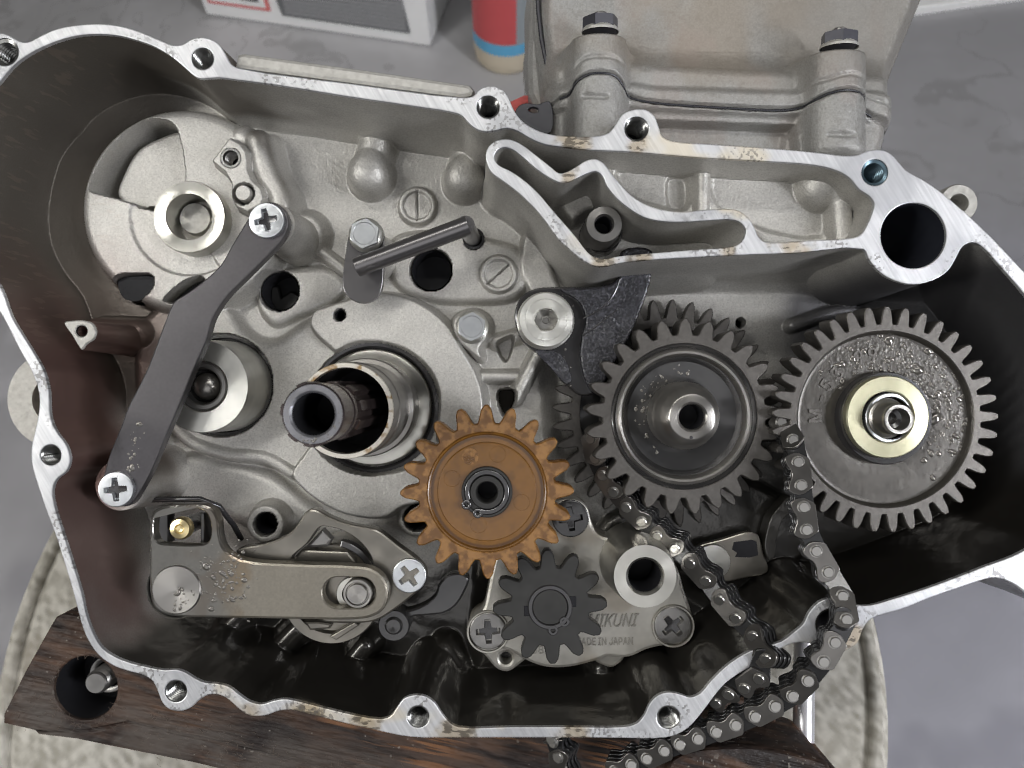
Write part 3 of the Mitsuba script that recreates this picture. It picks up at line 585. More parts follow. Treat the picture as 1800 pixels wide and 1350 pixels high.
put(case + '__cast_floor', Q.mesh(sdf(offset(ccw(out_r), 2.0), Q.X, Q.Y) < 0), 'cast', True, 'sand-cast inner floor with bosses, ribs and bores')
# turned hub ring of the balancer boss, its stepped bore
c = U(332, 381, 29)
put(case + '__hub_ring', lathe_uv([(R_(65, 30), -40), (R_(64, 29), -30), (R_(63, 29), -29.4), (R_(62.3, 29), -29), (R_(50, 29), -29.25), (R_(41, 29), -29), (R_(40, 29), -29.6), (R_(40, 29), -43)], 72, c), 'turned', 30, 'shiny turned bearing ring with a stepped bore')
put(case + '__hub_step', lathe([(R_(42, 29), -43), (R_(29, 36), -43), (R_(28, 36), -39.6), (R_(26.5, 36), -39), (0, -39)], 56, U(337, 381, 36)), 'lug', 30)
put(case + '__thread_insert', lathe([(R_(18, 30), -45), (R_(18, 30), -29.3), (R_(17, 30), -28.9), (R_(13.5, 30), -28.9), (R_(13.4, 30), -31)], 40, U(407, 279, 30)), 'thread', 30)
bore(407, 279, 13.5, 29.5, 12, 1.0, case + '__threaded_hole', 'zinc_dark', flare=1.0)
put(case + '__dowel_pin', lathe([(R_(14, 28), -42), (R_(14, 28), -28.6), (R_(12.5, 28), -27.8), (0, -27.8)], 36, U(427, 339, 28)), 'cast', 30)
put(case + '__screw_post', cat([extr([sp([(112,567),(130,563),(148,563),(162,568),(169,582),(165,596),(152,605),(143,615),(138,610),(126,590)], 6), cp(143, 582, 9.5, 6, 24)], [(-1.2, -46), (0, -7.2), (.1, -7)])]), 'cast', 40)
put(case + '__post_face', extr([sp([(112,567),(130,563),(148,563),(162,568),(169,582),(165,596),(152,605),(143,615),(138,610),(126,590)], 6), cp(143, 582, 9.5, 6, 24)], [(.05, -7), (.1, -6.4), (.5, -6)]), 'lug', 40)
put(case + '__post_bore', lathe([(R_(9.6, 6), -6.2), (R_(9.2, 6), -14), (0, -14.5)], 24, U(143, 582, 6)), 'oil_shade_black', 30)
put(case + '__ring_bore', lathe([(R_(57.3), -52), (R_(57.3), -1.2)][::-1], 72, U(1606, 414)), 'bore_dark', 30)
put(case + '__ring_bore_floor', lathe([(R_(62, 0), -52), (0, -52.5)], 48, U(1606, 414)), 'oil_shade_black', 30)
def liner(px, py, r, d, deep=16, top=.7):  # black liner standing in for oil and shade inside a bore
    c = U(px, py, d); rr = R_(r, d) - .95
    put(case + '__bore_shade_lining', lathe([(rr, -d - top), (rr, -d - deep), (0, -d - deep)], 44, c), 'bore_black', 30)
for a in ((467, 921, 21.5, 37), (733, 910, 25, 44), (492, 512, 36.5, 47), (758, 475, 38.5, 47), (597, 554, 12, 37), (834, 424, 18, 50)): liner(*a)
put(case + '__window_shade_sheet', extr(sp([(195,490),(207,482),(233,479),(260,480),(272,490),(267,510),(247,527),(227,532),(208,527),(198,513)], dd), [(1.0, -dd - 9), (1.0, -dd - 4)]), 'bore_black', False)  # black sheet set below the opening in place of shade
put(case + '__window_shade_sheet', extr(sp([(298,530),(315,510),(337,495),(363,488),(372,500),(345,520),(318,536)], 42), [(.8, -51), (.8, -45.5)]), 'bore_black', False)  # same black shade sheet for the sliver opening
gt = thing('gearbox_tooth', 'dull steel dog tooth glimpsed inside the dark round bore under the long arm', 'gear')
put(gt, extr(poly([(478,505),(489,503),(494,525),(512,512),(526,520),(528,545),(510,552),(485,545),(476,528)], 60), [(0, -62.6), (0, -60), (.5, -59.4)]), 'gear_dark', 20); labels[gt]['category'] = 'gear'
# raised lettering on the two round marks
def letters(txt, h, d, px, py, ang, z, w=None, bold=False, depth=.35, shear=0.0, mirror=False):
    m = meshkit.text_mesh(txt, h, depth, bold); v = np.array(m.vertices)
    v[:, 0] -= (v[:, 0].min() + v[:, 0].max()) / 2; v[:, 1] -= h / 2
    if w: v[:, 0] *= w / (v[:, 0].max() - v[:, 0].min())
    v[:, 0] += shear * v[:, 1]
    return move((v, np.array(m.faces)), (*U(px, py, d), z), rz(ang))
put(case + '__raised_mark', cat([letters('0', 2.4, 45, 868, 472, 130, -44.8), letters('F', 2.4, 45, 880, 464, 130, -44.8), letters('9', 2.4, 45, 884, 492, 130, -44.8)]), 'cast', 30)
put(case + '__raised_mark', cat([letters('4', 2.4, 48, 744, 358, 180, -48.2), letters('5', 2.4, 48, 744, 370, 180, -48.2)]), 'cast', 30)
# cast lip above the upper rim, lugs outside the case
put(case + '__cast_lip', plate(poly([(413,122),(418,97),(428,94),(640,123),(826,150),(834,160),(830,171),(815,175)], 7), -6, -30, 1.6), 'lug', 40)
put(case + '__mounting_lug', lathe([(R_(88, 55), -105), (R_(88, 55), -57), (R_(85, 55), -55), (R_(42, 55), -55), (R_(40, 55), -57), (R_(40, 55), -100), (0, -100)], 56, U(98, 702, 55)), 'lug', 35)
put(case + '__lug_web', extr(poly([(100,632),(210,660),(210,760),(100,772),(140,740),(140,664)], 55), [(0, -98), (0, -66), (1.5, -64)]), 'lug', 35)
put(case + '__mounting_lug', lathe([(R_(34, 40), -70), (R_(34, 40), -41), (R_(32, 40), -40), (R_(17, 40), -40), (R_(16, 40), -41), (R_(16, 40), -70), (0, -70)], 48, U(1686, 357, 40)), 'lug', 35)
put(case + '__mounting_lug', extr(sp([(1765,1010),(1800,1000),(1860,1010),(1850,1070),(1800,1040)], 8), [(0, -60), (0, -9), (1, -8)]), 'cast', 35)
# ---------------------------------------------------------------- gears and shafts on the right
def ang_of(px, py, c): return math.atan2(c[1] - py, px - c[0])
# big toothed wheel deepest in the gear bay (behind the drive gear)
g = thing('toothed_wheel', 'large thin grey gear half hidden behind the drive gear, its teeth showing above it', 'gear')
c2 = U(1172, 727, 46)
put(g + '__ring', gear_body(gear_ring(36, R_(201, 46), R_(168, 46), ang_of(1148, 527, (1172, 727)), .18, .50, .74, c2), circ(c2, R_(152, 46), 72), -46, -52), 'gear_steel', 30)
put(g + '__web', lathe([(R_(152.5, 48), -50.6), (R_(152.5, 48), -49.4), (R_(60, 48), -49.4), (R_(60, 48), -56)], 64, c2), 'wet_dark', 30)
# drive gear on the crankshaft
g = thing('drive_gear', 'thick dark steel gear with a wet dished centre, meshing with the wheel on its right', 'gear')
d1 = 20; c1 = U(1203, 732, d1)
put(g + '__tooth_ring', gear_body(gear_ring(25, R_(173, d1), R_(144, d1), ang_of(1205, 563, (1203, 732)), .19, .53, .76, c1), circ(c1, R_(128, d1), 80), -d1, -d1 - 14), 'gear_steel', 30)
put(g + '__polished_ring', lathe_uv([(R_(122, d1), -d1 - 3), (R_(121, d1), -d1 - 1.2), (R_(118.5, d1), -d1 - .3), (R_(115, d1), -d1 + .3), (R_(111, d1), -d1 + .2), (R_(108, d1), -d1 - .6), (R_(105, d1), -d1 - 3)], 96, c1), 'shaft_steel', 35)
put(g + '__dish', lathe([(R_(128.5, d1), -d1 - 3), (R_(128, d1), -d1 - .2), (R_(126, d1), -d1 + .1), (R_(123, d1), -d1 - .9), (R_(120, d1), -d1 - 1.6), (R_(108, d1), -d1 - 2.4), (R_(102, d1), -d1 - 3.2), (R_(97, d1), -d1 - 4.2), (R_(70, d1), -d1 - 4.6), (R_(58, d1), -d1 - 5.2), (R_(58, d1), -d1 - 12)], 96, c1), 'wet_dark', 35, 'oily black dished centre')
s = thing('crankshaft', 'worn steel shaft end with a dark centre hole, standing in the dished drive gear', 'shaft')
cs = U(1217, 733, 4)
put(s + '__shaft_end', lathe_uv([(R_(60, 16), -60), (R_(60, 16), -16), (R_(58, 15), -15), (R_(55, 12), -13.6), (R_(53, 10), -8.5), (R_(50, 6), -6.4), (R_(42, 4), -4.4), (R_(38, 4), -4), (R_(27, 4), -4), (R_(24, 4), -4.5), (R_(22, 4), -5.6)], 72, cs), 'shaft_steel', 35)
put(s + '__centre_hole', lathe([(R_(22, 4), -5.6), (R_(21.5, 4), -16), (0, -16)], 40, cs), 'bore_black', 30)
put(s + '__oil_hole', lathe([(R_(3.2, 4), -4.12), (R_(3, 4), -3.95), (0, -3.95)], 16, U(1215, 769, 4)), 'oil_shade_black', False)
# balancer gear on the right
g = thing('balancer_gear', 'large dark gear with a rough oil-beaded web, at the right end of the case', 'gear')
d3 = 14; c3 = U(1557, 737, d3); p3 = (1557, 737)
put(g + '__tooth_ring', gear_body(gear_ring(37, R_(199, d3), R_(168, d3), ang_of(1560, 539, p3), .30, .57, .76, c3), circ(c3, R_(155, d3), 80), -d3, -d3 - 11), 'gear_steel', 30)
put(g + '__web', lathe([(R_(155.5, d3), -d3 - 6), (R_(155, d3), -d3 - .8), (R_(153, d3), -d3 - 1.2), (R_(150, d3), -d3 - 2.6), (R_(144, d3), -d3 - 2.9), (R_(110, d3), -d3 - 2.7), (R_(80, d3), -d3 - 3.2), (R_(72, d3), -d3 - 6), (R_(40, d3), -d3 - 6)], 96, c3), 'gear_web', 35, 'rough dark web beaded with oil')
def arc_text(ch, px, py, h, a):
    return letters(ch, h, d3 + 2.5, px, py, a, -d3 - 3.0, bold=True, depth=.75)
put(g + '__cast_mark', cat([arc_text('M', 1433, 731, 4.6, 90), arc_text('-', 1442, 700, 4.4, 74), arc_text('5', 1453, 677, 4.6, 57), arc_text('3', 1471, 656, 4.6, 45), arc_text('9', 1510, 628, 4.8, 22), arc_text('9', 1534, 623, 4.8, 12)]), 'gear_steel', 30, 'raised cast marks reading M-53 and 99')
b = thing('balancer_shaft', 'threaded shaft end with a shiny centre hole, through the yellow washer on the balancer gear', 'shaft')
cb = U(1580, 737, 1)
pr = [(R_(36, 10), -40), (R_(36, 10), -10.5), (R_(33, 9), -9.5), (R_(29, 8), -9.0)]
z = -8.6
while z < -2.4: pr += [(R_(28, 4), z), (R_(26.6, 4), z + .45)]; z += .9
pr += [(R_(27.5, 1), -2), (R_(27, 1), -1.2), (R_(25.5, 1), -.8), (R_(19.5, 1), -.8), (R_(18, 1), -1.8), (R_(17, 1), -8)]
put(b + '__threaded_end', lathe(pr, 64, cb), 'shaft_steel', 25)
put(b + '__centre_hole', lathe([(R_(18, 1), -6), (R_(10, 1), -6.6), (0, -5.6)], 40, cb), 'oil_shade_black', 40)
w = thing('flat_washer', 'pale yellow plated washer on the balancer gear, round the threaded shaft', 'washer')
cw = U(1561, 733, 9)
put(w + '__disc', lathe_uv([(R_(72, 10), -12.5), (R_(73, 10), -11.8), (R_(73, 9), -9.6), (R_(71, 9), -9.0), (R_(47, 9), -8.9), (R_(45, 9), -9.3), (R_(44, 9), -10.4)], 80, cw), 'zinc_yellow', 30)
put(w + '__collar', lathe([(R_(82, 14), -20), (R_(82, 14), -14), (R_(80, 13), -12.6), (R_(40, 13), -12.6)], 72, U(1557, 735, 13)), 'oil_shade_black', 30)
put(w + '__bush', lathe([(R_(45, 10), -12), (R_(44.5, 10), -10.2), (R_(43, 10), -9.9), (R_(38, 10), -9.9), (R_(37, 10), -11)], 64, U(1566, 735, 10)), 'zinc', 30)

# ---------------------------------------------------------------- oil pump and its gears
pm = thing('oil_pump', 'light cast oil pump body with raised maker lettering under the dark pump gear', 'oil pump')
PB = [(823,1107),(826,1090),(836,1079),(848,1071),(856,1040),(862,1010),(872,975),(905,930),(945,895),(985,878),(1015,878),(1033,892),(1040,915),(1052,938),(1085,947),(1120,950),(1165,962),(1192,1000),(1204,1040),(1214,1068),(1219,1093),(1214,1120),(1197,1135),(1168,1136),(1137,1143),(1110,1155),(1085,1157),(1067,1155),(1047,1163),(1000,1174),(960,1174),(927,1163),(900,1147),(877,1140),(853,1140),(833,1130)]
put(pm + '__body', plate(sp(PB, 33), -33, -46, 1.4), 'pump_cast', 40)
put(pm + '__lower_flange', plate([sp([(835,1128),(855,1155),(875,1176),(893,1180),(912,1168),(930,1150),(900,1120)], 40), cp(889, 1156, 10, 40, 24)], -39, -50, 1.2), 'pump_cast', 40)
put(pm + '__lower_flange', plate(sp([(1040,1155),(1062,1170),(1078,1172),(1098,1152),(1070,1130)], 40), -39, -50, 1.2), 'pump_cast', 40)
put(pm + '__dowel_hole', lathe([(R_(10.5, 40), -39.6), (R_(10, 40), -46), (0, -46)], 24, U(889, 1156, 40)), 'oil_shade_black', 30)
for x, y in ((858, 1110), (1183, 1100)): put(pm + '__screw_seat', lathe([(R_(38, 33), -36), (R_(38, 33), -32.6), (R_(36.6, 33), -32), (R_(34, 33), -32), (R_(33.4, 33), -33)], 48, U(x, y, 33)), 'pump_cast', 40)
cpst = U(1134, 1013, 9)
put(pm + '__post', lathe_uv([(R_(64, 40), -40), (R_(57, 20), -14), (R_(56, 9), -9.8), (R_(55, 9), -9.0), (R_(34, 9), -8.9), (R_(31, 9), -9.6), (R_(29, 9), -10.4)], 72, cpst), 'turned', 35, 'turned post with a deep round hole')
put(pm + '__post_hole', lathe([(R_(29, 9), -10.4), (R_(28, 9), -28), (0, -28)], 48, cpst), 'bore_black', 30)
for x, y, a in ((858, 1110, 4), (1183, 1100, 40), (1003, 912, 8)):
    n = thing('pump_screw', {858: 'round cross-head screw at the left end of the oil pump', 1183: 'round cross-head screw at the right end of the oil pump, under the turned post', 1003: 'dark cross-head screw partly covered by the brown gear'}[x], 'screw')
    dd_ = 31 if x != 1003 else 30
    put(n, cross_screw(R_(32.5, dd_), -dd_, 3.2, U(x, y, dd_), a), 'zinc_dark' if x != 1003 else 'wet_dark', 30); put(n + '__recess', recess(R_(32.5, dd_), -dd_, 3.2, U(x, y, dd_)), 'oil_shade_black', 30)
put(pm + '__maker_lettering', letters('MIKUNI', 5.0, 33, 1078, 1090, 1, -33.05, w=19, depth=.7, shear=.28), 'pump_letter', False, 'raised lettering reading MIKUNI')
put(pm + '__origin_lettering', letters('MADE IN JAPAN', 2.9, 33, 1062, 1127, 1, -33.05, w=22.5, depth=.6), 'pump_letter', False, 'raised lettering reading MADE IN JAPAN')
put(pm + '__casting_number', letters('08', 3.0, 33, 945, 1142, 0, -33.05, depth=.5), 'pump_letter', False, 'raised number 08')
g = thing('pump_gear', 'small flat black gear with twelve teeth on the oil pump', 'gear')
d5 = 18; c5 = U(967, 1067, d5)
put(g + '__tooth_ring', gear_body(gear_ring(12, R_(100.5, d5), R_(70, d5), ang_of(962, 967, (967, 1067)), .24, .54, .78, c5), circ(c5, R_(36, d5), 56), -d5, -d5 - 5, .35), 'gear_dark', 30)
put(g + '__snap_ring', cat([extr([np.vstack([circ(c5, R_(39, d5), 60)]), circ(c5, R_(31, d5), 60)], [(0, -d5 - 1), (0, -d5 + .5), (.3, -d5 + .8)])] + [lathe([(R_(9, d5), -d5 - .5), (R_(9, d5), -d5 + .6), (R_(8, d5), -d5 + .9), (R_(4.5, d5), -d5 + .9), (R_(4.2, d5), -d5 - .2), (0, -d5 - .2)], 24, U(x, y, d5)) for x, y in ((972, 1107), (992, 1092))]), 'oil_shade_black', 30)
put(g + '__key', cat([box(*sorted((U(921, 0, d5)[0], U(935, 0, d5)[0])), *sorted((U(0, 1083, d5)[1], U(0, 1065, d5)[1])), -d5 - 2, -d5 + .25, .2), box(*sorted((U(1000, 0, d5)[0], U(1013, 0, d5)[0])), *sorted((U(0, 1067, d5)[1], U(0, 1048, d5)[1])), -d5 - 2, -d5 + .25, .2)]), 'deep_black', 30)
put(g + '__shaft', lathe([(R_(31.4, d5), -d5 - 8), (R_(31.4, d5), -d5 - .1), (R_(30, d5), -d5 + .3), (0, -d5 + .35)], 48, c5), 'gear_dark', 30)
# brown nylon idler
g = thing('idler_gear', 'brown plastic gear with twenty teeth and a dark metal hub, in front of the pump', 'gear')
d4 = 8; c4 = U(856, 865, d4)
put(g + '__tooth_ring', gear_body(gear_ring(20, R_(153, d4), R_(121, d4), ang_of(854, 712, (856, 865)), .20, .50, .78, c4), circ(c4, R_(105, d4), 80), -d4, -d4 - 9, .4), 'brown_rim', 30, 'chalky worn brown toothed rim')
put(g + '__disc', lathe([(R_(105.4, d4), -d4 - 6), (R_(105.4, d4), -d4 - .2), (R_(104, d4), -d4 + .15), (R_(102, d4), -d4 - .1), (R_(100, d4), -d4 - 1.6), (R_(88, d4), -d4 - 1.9), (R_(86.5, d4), -d4 - 1.3), (R_(84.5, d4), -d4 - 1.2), (R_(55, d4), -d4 - 1.2), (R_(44, d4), -d4 - 1.2)], 96, c4), 'brown_plastic', 30)
for x, y in ((875, 799), (794, 842), (917, 884), (841, 924)):
    put(g + '__moulded_ring', lathe([(R_(15, d4), -d4 - 1.25), (R_(14.6, d4), -d4 - 1.08), (R_(14, d4), -d4 - 1.08), (R_(13.6, d4), -d4 - 1.25)], 32, U(x, y, d4)), 'brown_plastic', 30)
def dotted():
    r = np.random.default_rng(8); out = [lathe([(R_(15, d4), -d4 - 1.3), (R_(14.6, d4), -d4 - 1.1), (0, -d4 - 1.1)], 24, U(826, 803, d4))]
    for k in range(26):
        a, q = r.uniform(0, 6.3), 13 * math.sqrt(r.uniform()); m = trimesh.creation.icosphere(1, .32); m.apply_scale([r.uniform(.5, 1.4), r.uniform(.5, 1.4), .6]); out.append(move(m, (*U(826 + q * math.cos(a), 803 + q * math.sin(a), d4), -d4 - 1.1)))
    return cat(out)
put(g + '__moulded_stamp', dotted(), 'brown_rim', 30)
put(g + '__hub', lathe([(R_(45, d4), -d4 - 4), (R_(45, d4), -d4 - .3), (R_(43.6, d4), -d4 + .1), (R_(40, d4), -d4 + .1), (R_(39, d4), -d4 - .5), (R_(30, d4), -d4 - .5), (R_(30, d4), -d4 + .2), (R_(28.5, d4), -d4 + .8), (R_(20, d4), -d4 + .8), (R_(18, d4), -d4 + .2), (R_(17.5, d4), -d4 - 12), (0, -d4 - 12)], 64, c4), 'gear_dark', 30)
put(g + '__shaft', lathe([(R_(17, d4), -50), (R_(17, d4), -d4 - 9), (0, -d4 - 9)], 32, c4), 'deep_black', 30)
a0, a1 = math.radians(-105), math.radians(205)
th = np.linspace(a1 - 2 * math.pi + .35, a1 + .0, 60)
def sector(c, r0, r1, t0, t1, n=48):
    t = np.linspace(t0, t1, n); return np.vstack([np.stack([c[0] + r1 * np.cos(t), c[1] + r1 * np.sin(t)], 1), np.stack([c[0] + r0 * np.cos(t[::-1]), c[1] + r0 * np.sin(t[::-1])], 1)])
put(g + '__snap_ring', cat([plate(sector(c4, R_(31, d4), R_(39, d4), math.radians(-110), math.radians(205)), -d4 + .9, -d4 - .3, .25)] + [plate([circ(U(x, y, d4), R_(8.5, d4), 24), circ(U(x, y, d4), R_(3.6, d4), 20)], -d4 + .9, -d4 - .3, .25) for x, y in ((820, 887), (840, 902))]), 'oil_shade_black', 30)

# ---------------------------------------------------------------- kick-start shaft in the middle
k = thing('splined_shaft', 'hollow splined steel shaft sticking far out of the case, left of the brown gear', 'shaft')
dk = -54
ck = U(550, 728, dk)
Ro, Ri = R_(56, dk), R_(38, dk)
def spline(r0, r1, n=12, w=.5, ph=.2):
    o = []
    for j in range(n):
        for r, a in ((r0, -.5), (r0, -w / 2 - .06), (r1, -w / 2 + .02), (r1, 0), (r1, w / 2 - .02), (r0, w / 2 + .06)):
            t = ph + (j + a) * 2 * np.pi / n; o.append((ck[0] + r * math.cos(t), ck[1] + r * math.sin(t)))
    return np.array(o)
put(k + '__spline', extr([spline(Ro - .9, Ro + .5, 9, .55), circ(ck, Ri, 48)], [(0, -30), (0, 29), (.4, 30)], bottom=False), 'spline_side', 25, 'dark reddish oiled splines')
put(k + '__neck', lathe([(Ro - 1.0, 29), (Ro - 1.0, 33.5), (Ro - .1, 34.5), (Ro - .1, 37.5), (Ro - .5, 38), (Ro - .5, 40), (Ro - .15, 40.5), (Ro - .1, -dk - .6), (Ro - .6, -dk - .05)], 72, ck), 'spline_side', 30)

put(k + '__end_face', lathe([(Ro - .55, -dk - .3), (Ro - .6, -dk), (Ri + .6, -dk + .05), (Ri, -dk - .5), (Ri, -dk - 1.5)], 64, ck), 'spline_face', 25, 'scratched grey end face')
for a in (112, 172, 228, 262): put(k + '__lug', extr(sector(ck, Ro - 1.0, Ro + .5, math.radians(a - 10), math.radians(a + 10), 10), [(0, 38), (0, -dk - .9), (.3, -dk - .5)]), 'spline_side', 30)
put(k + '__bore', lathe([(Ri + .05, 40), (Ri + .05, -dk - 1.4), (Ri, -dk - 1.5), (Ri - .1, 24), (0, 24)], 56, ck), 'bore_black', 30)
sl = thing('shaft_sleeve', 'steel sleeve with a rust-flecked rim round the splined shaft', 'sleeve')
csl = U(607, 722, -10)
put(sl + '__rim', lathe([(R_(85, -10), 9), (R_(85, -10), 9.6), (R_(84, -10), 10), (R_(76.5, -10), 10), (R_(75.5, -10), 9.6), (R_(75.5, -10), 7)], 80, csl), 'rust_ring', 30, 'rust-flecked bright rim')
put(sl + '__outer', lathe_uv([(R_(85, -10) + 2.6, -48), (R_(85, -10) + 2.6, -27), (R_(85, -10) + 2.2, -26.5), (R_(85, -10) + .7, -26.2), (R_(85, -10) + .5, -4), (R_(85, -10) + .1, -3.4), (R_(85, -10), 9.2)], 96, csl), 'shaft_steel', 30)
put(sl + '__inner', lathe([(R_(76, -10), -30), (R_(75.6, -10), -30), (R_(75.6, -10), 7.2)][::-1], 72, csl), 'oil_shade_black', 30)
put(sl + '__inner_floor', lathe([(R_(76, -10), -26), (0, -26.2)], 48, csl), 'deep_black', False)  # black disc added for the shade between sleeve and shaft
put(sl + '__flange', lathe_uv([(R_(103, 42), -50), (R_(102, 42), -42.5), (R_(100, 42), -42), (R_(92, 42), -41.6), (R_(80, 42), -41.8)], 96, U(655, 716, 42)), 'turned', 30)
put(sl + '__seal', lathe([(R_(119, 44), -52), (R_(119, 44), -45.5), (R_(116, 44), -44.6), (R_(109, 44), -44.8), (R_(104, 44), -46)], 96, U(655, 717, 44)), 'oil_shade_black', 30)
# left bearing roller
r = thing('bearing_spool', 'bright plated disc with a dark ball centre in a black bearing bore, behind the arm', 'bearing')
cr = U(355, 679, 20)
put(r + '__disc', lathe_uv([(R_(83, 32), -50), (R_(82.5, 22), -24), (R_(82, 20), -20.8), (R_(80.5, 20), -20), (R_(46, 20), -19.9), (R_(44, 20), -20.6), (R_(43.5, 20), -24)], 96, cr), 'zinc_warm', 30)
put(r + '__inner_ring', lathe([(R_(44, 20), -24), (R_(43.4, 20), -20.9), (R_(42, 20), -20.5), (R_(40, 20), -20.9), (R_(34, 20), -20.9), (R_(32.5, 20), -20.4), (R_(31, 20), -20.9), (R_(29, 20), -24)], 64, cr), 'zinc_dark', 30)
put(r + '__cup', lathe([(R_(30, 20), -24.4), (R_(22, 20), -25.5), (0, -25.6)], 48, cr), 'wet_dark', 30)
bm = trimesh.creation.icosphere(4, R_(24, 20)); bm.apply_scale([1, 1, .8])
put(r + '__ball', move(bm, (*U(359, 679, 20), -23.5)), 'shaft_steel', True)
put(r + '__seal', lathe([(R_(94, 44), -56), (R_(94, 44), -47), (R_(91, 44), -46), (R_(84, 44), -46.4), (R_(82, 44), -50), (R_(60, 44), -52)], 96, U(389, 677, 44)), 'oil_shade_black', 30)

# ---------------------------------------------------------------- long black arm with two screws
da = 7
ARM = [(444,372),(455,360),(470,355),(487,358),(500,370),(507,388),(504,405),(494,424),(470,450),(430,490),(400,520),(382,545),(372,565),(362,600),(340,650),(318,705),(290,770),(262,835),(245,865),(228,888),(208,890),(190,884),(178,866),(180,845),(192,800),(204,770),(213,748),(225,715),(243,680),(262,640),(280,592),(298,545),(306,530),(330,514),(362,490),(388,465),(408,430),(425,402)]
a_ = thing('retaining_arm', 'long black steel arm with a kink, held by a cross-head screw at each end', 'arm')
put(a_, plate(sp(ARM, da), -da, -da - 4.2, .5), 'arm_black', 30); labels[a_]['category'] = 'arm'
for x, y, lab, dz_, ang in ((469, 388, 'silver cross-head screw at the upper end of the long black arm', 6, 12), (205, 860, 'silver cross-head screw at the lower end of the long black arm', 6, 5)):
    n = thing('arm_screw', lab, 'screw')
    put(n, cross_screw(R_(31, dz_), -dz_ + 1.0, 2.4, U(x, y, dz_), ang), 'zinc', 30); put(n + '__recess', recess(R_(31, dz_), -dz_ + 1.0, 2.4, U(x, y, dz_)), 'oil_shade_black', 30)
put(case + '__arm_post', lathe([(R_(45, 30), -52), (R_(38, 14), -12), (0, -11.5)], 40, U(480, 395, 12)), 'cast', 35)
put(case + '__arm_post', lathe([(R_(60, 30), -60), (R_(44, 14), -12), (0, -11.5)], 40, U(212, 853, 12)), 'cast', 35)
# link plate, bolt and rod
dl = 24
l = thing('link_plate', 'small grey steel link plate under a hexagon bolt, holding the bent rod', 'plate')
put(l, plate(sp([(613,412),(620,397),(635,387),(652,385),(666,393),(674,410),(674,450),(673,495),(668,515),(654,529),(636,533),(618,527),(605,512),(602,492),(606,455)], dl), -dl, -dl - 3, .35), 'rod_steel', 30); labels[l]['category'] = 'plate'
for x, y, r_, d_, lab, a in ((640, 410, 27, 18, 'silver flanged hexagon bolt on the small link plate', 22), (829, 574, 26, 30, 'silver hexagon bolt on the cast ear right of the rough retainer plate', 26)):
    n = thing('hex_bolt', lab, 'bolt')
    fl, hd = hex_bolt(R_(r_, d_), -d_, 4.2, U(x, y, d_), a, 1.14)
    put(n + '__flange', fl, 'zinc_warm', 30); put(n + '__head', hd, 'zinc', 25)
put(case + '__link_post', lathe([(R_(44, 40), -52), (R_(36, 30), -27), (0, -26.8)], 40, U(645, 440, 30)), 'cast', 35)
rd = thing('bent_rod', 'dark polished round rod bent at its right end, over the link plate', 'rod')
P0, P1 = np.array([*U(627, 470, 16), -16]), np.array([*U(823, 396, 14), -14.0])
put(rd + '__shank', tube([P0 + (P0 - P1) * .004, P0, P1, P1 + (P1 - P0) * .004], [R_(15, 14), R_(17.2, 14), R_(17.2, 14), R_(15, 14)], 32), 'rod_steel', 40)
put(rd + '__bent_end', tube([P1 + [-1, .4, -.5], P1 + [-.8, .3, -8], [*U(833, 420, 50), -56]], R_(15, 30), 28), 'rod_steel', 40)
put(rd + '__groove_ring', lathe([(R_(19, 44), -48), (R_(19, 44), -45), (R_(15, 44), -45)], 36, U(832, 418, 44)), 'oil_shade_black', 30)

# ---------------------------------------------------------------- black chain guide and its pivot bolt
dg = 33
gd = thing('chain_guide', 'black oil-soaked chain guide arm reaching up behind the drive gear', 'chain guide')
put(gd + '__base', plate(sp([(905,562),(908,537),(920,518),(942,507),(985,504),(1050,503),(1080,494),(1092,470),(1094,440),(1146,440),(1144,490),(1132,530),(1118,565),(1098,610),(1075,645),(1062,665),(1056,684),(1040,694),(1020,695),(998,678),(972,650),(945,622),(918,598)], dg), -dg, -dg - 8, .8), 'oil_shade_black', 35)
put(gd + '__pad', plate(sp([(985,508),(1050,505),(1082,494),(1094,468),(1096,440),(1145,440),(1144,490),(1132,530),(1118,565),(1098,610),(1076,645),(1056,682),(1042,690),(1034,680),(1024,652),(1020,620),(1024,590),(1030,560),(1018,530)], dg - 4), -dg + 3.5, -dg - 2, .8), 'tar', 35, 'rough grainy pad')
put(gd + '__rib', cat([tube(np.c_[smooth(poly(q, dg - 4), 6, False), np.full(6 * (len(q) - 1) + 1, -dg + 3.4)], .38, 8) for q in ([(1025,560),(1060,540),(1080,515),(1090,490)], [(1024,590),(1050,572),(1085,545)])]), 'oil_shade_black', 35)
put(gd + '__foot', plate(sp([(942,617),(985,622),(1005,668),(996,676),(970,648)], dg - 1), -dg + .6, -dg - 2, .3), 'tar', 30)
pb = thing('pivot_bolt', 'large pale round bolt with a hexagon socket, on the black chain guide', 'bolt')
dp_ = 22; cpv = U(960, 562, dp_); rpv = R_(49, dp_)
import manifold3d as m3
hd = man(lathe([(0, -dp_ - 10), (rpv * 1.05, -dp_ - 10), (rpv * 1.05, -dp_ - 5), (rpv, -dp_ - 4.6), (rpv, -dp_ - .5), (rpv - .5, -dp_), (rpv * .75, -dp_ + .1), (rpv * .74, -dp_ - .02), (rpv * .5, -dp_ + .06), (0, -dp_ + .06)], 96, cpv))
hd = hd - man(extr(circ(cpv, R_(21.5, dp_), 6, math.radians(4)), [(0, -dp_ - 5), (0, -dp_ + 3)])) - man(lathe([(0, -dp_ - 1), (R_(19, dp_), -dp_ - .4), (R_(22.5, dp_), -dp_ + .8), (0, -dp_ + .8)], 48, cpv))
put(pb + '__head', unman(hd), 'zinc_warm', 25)
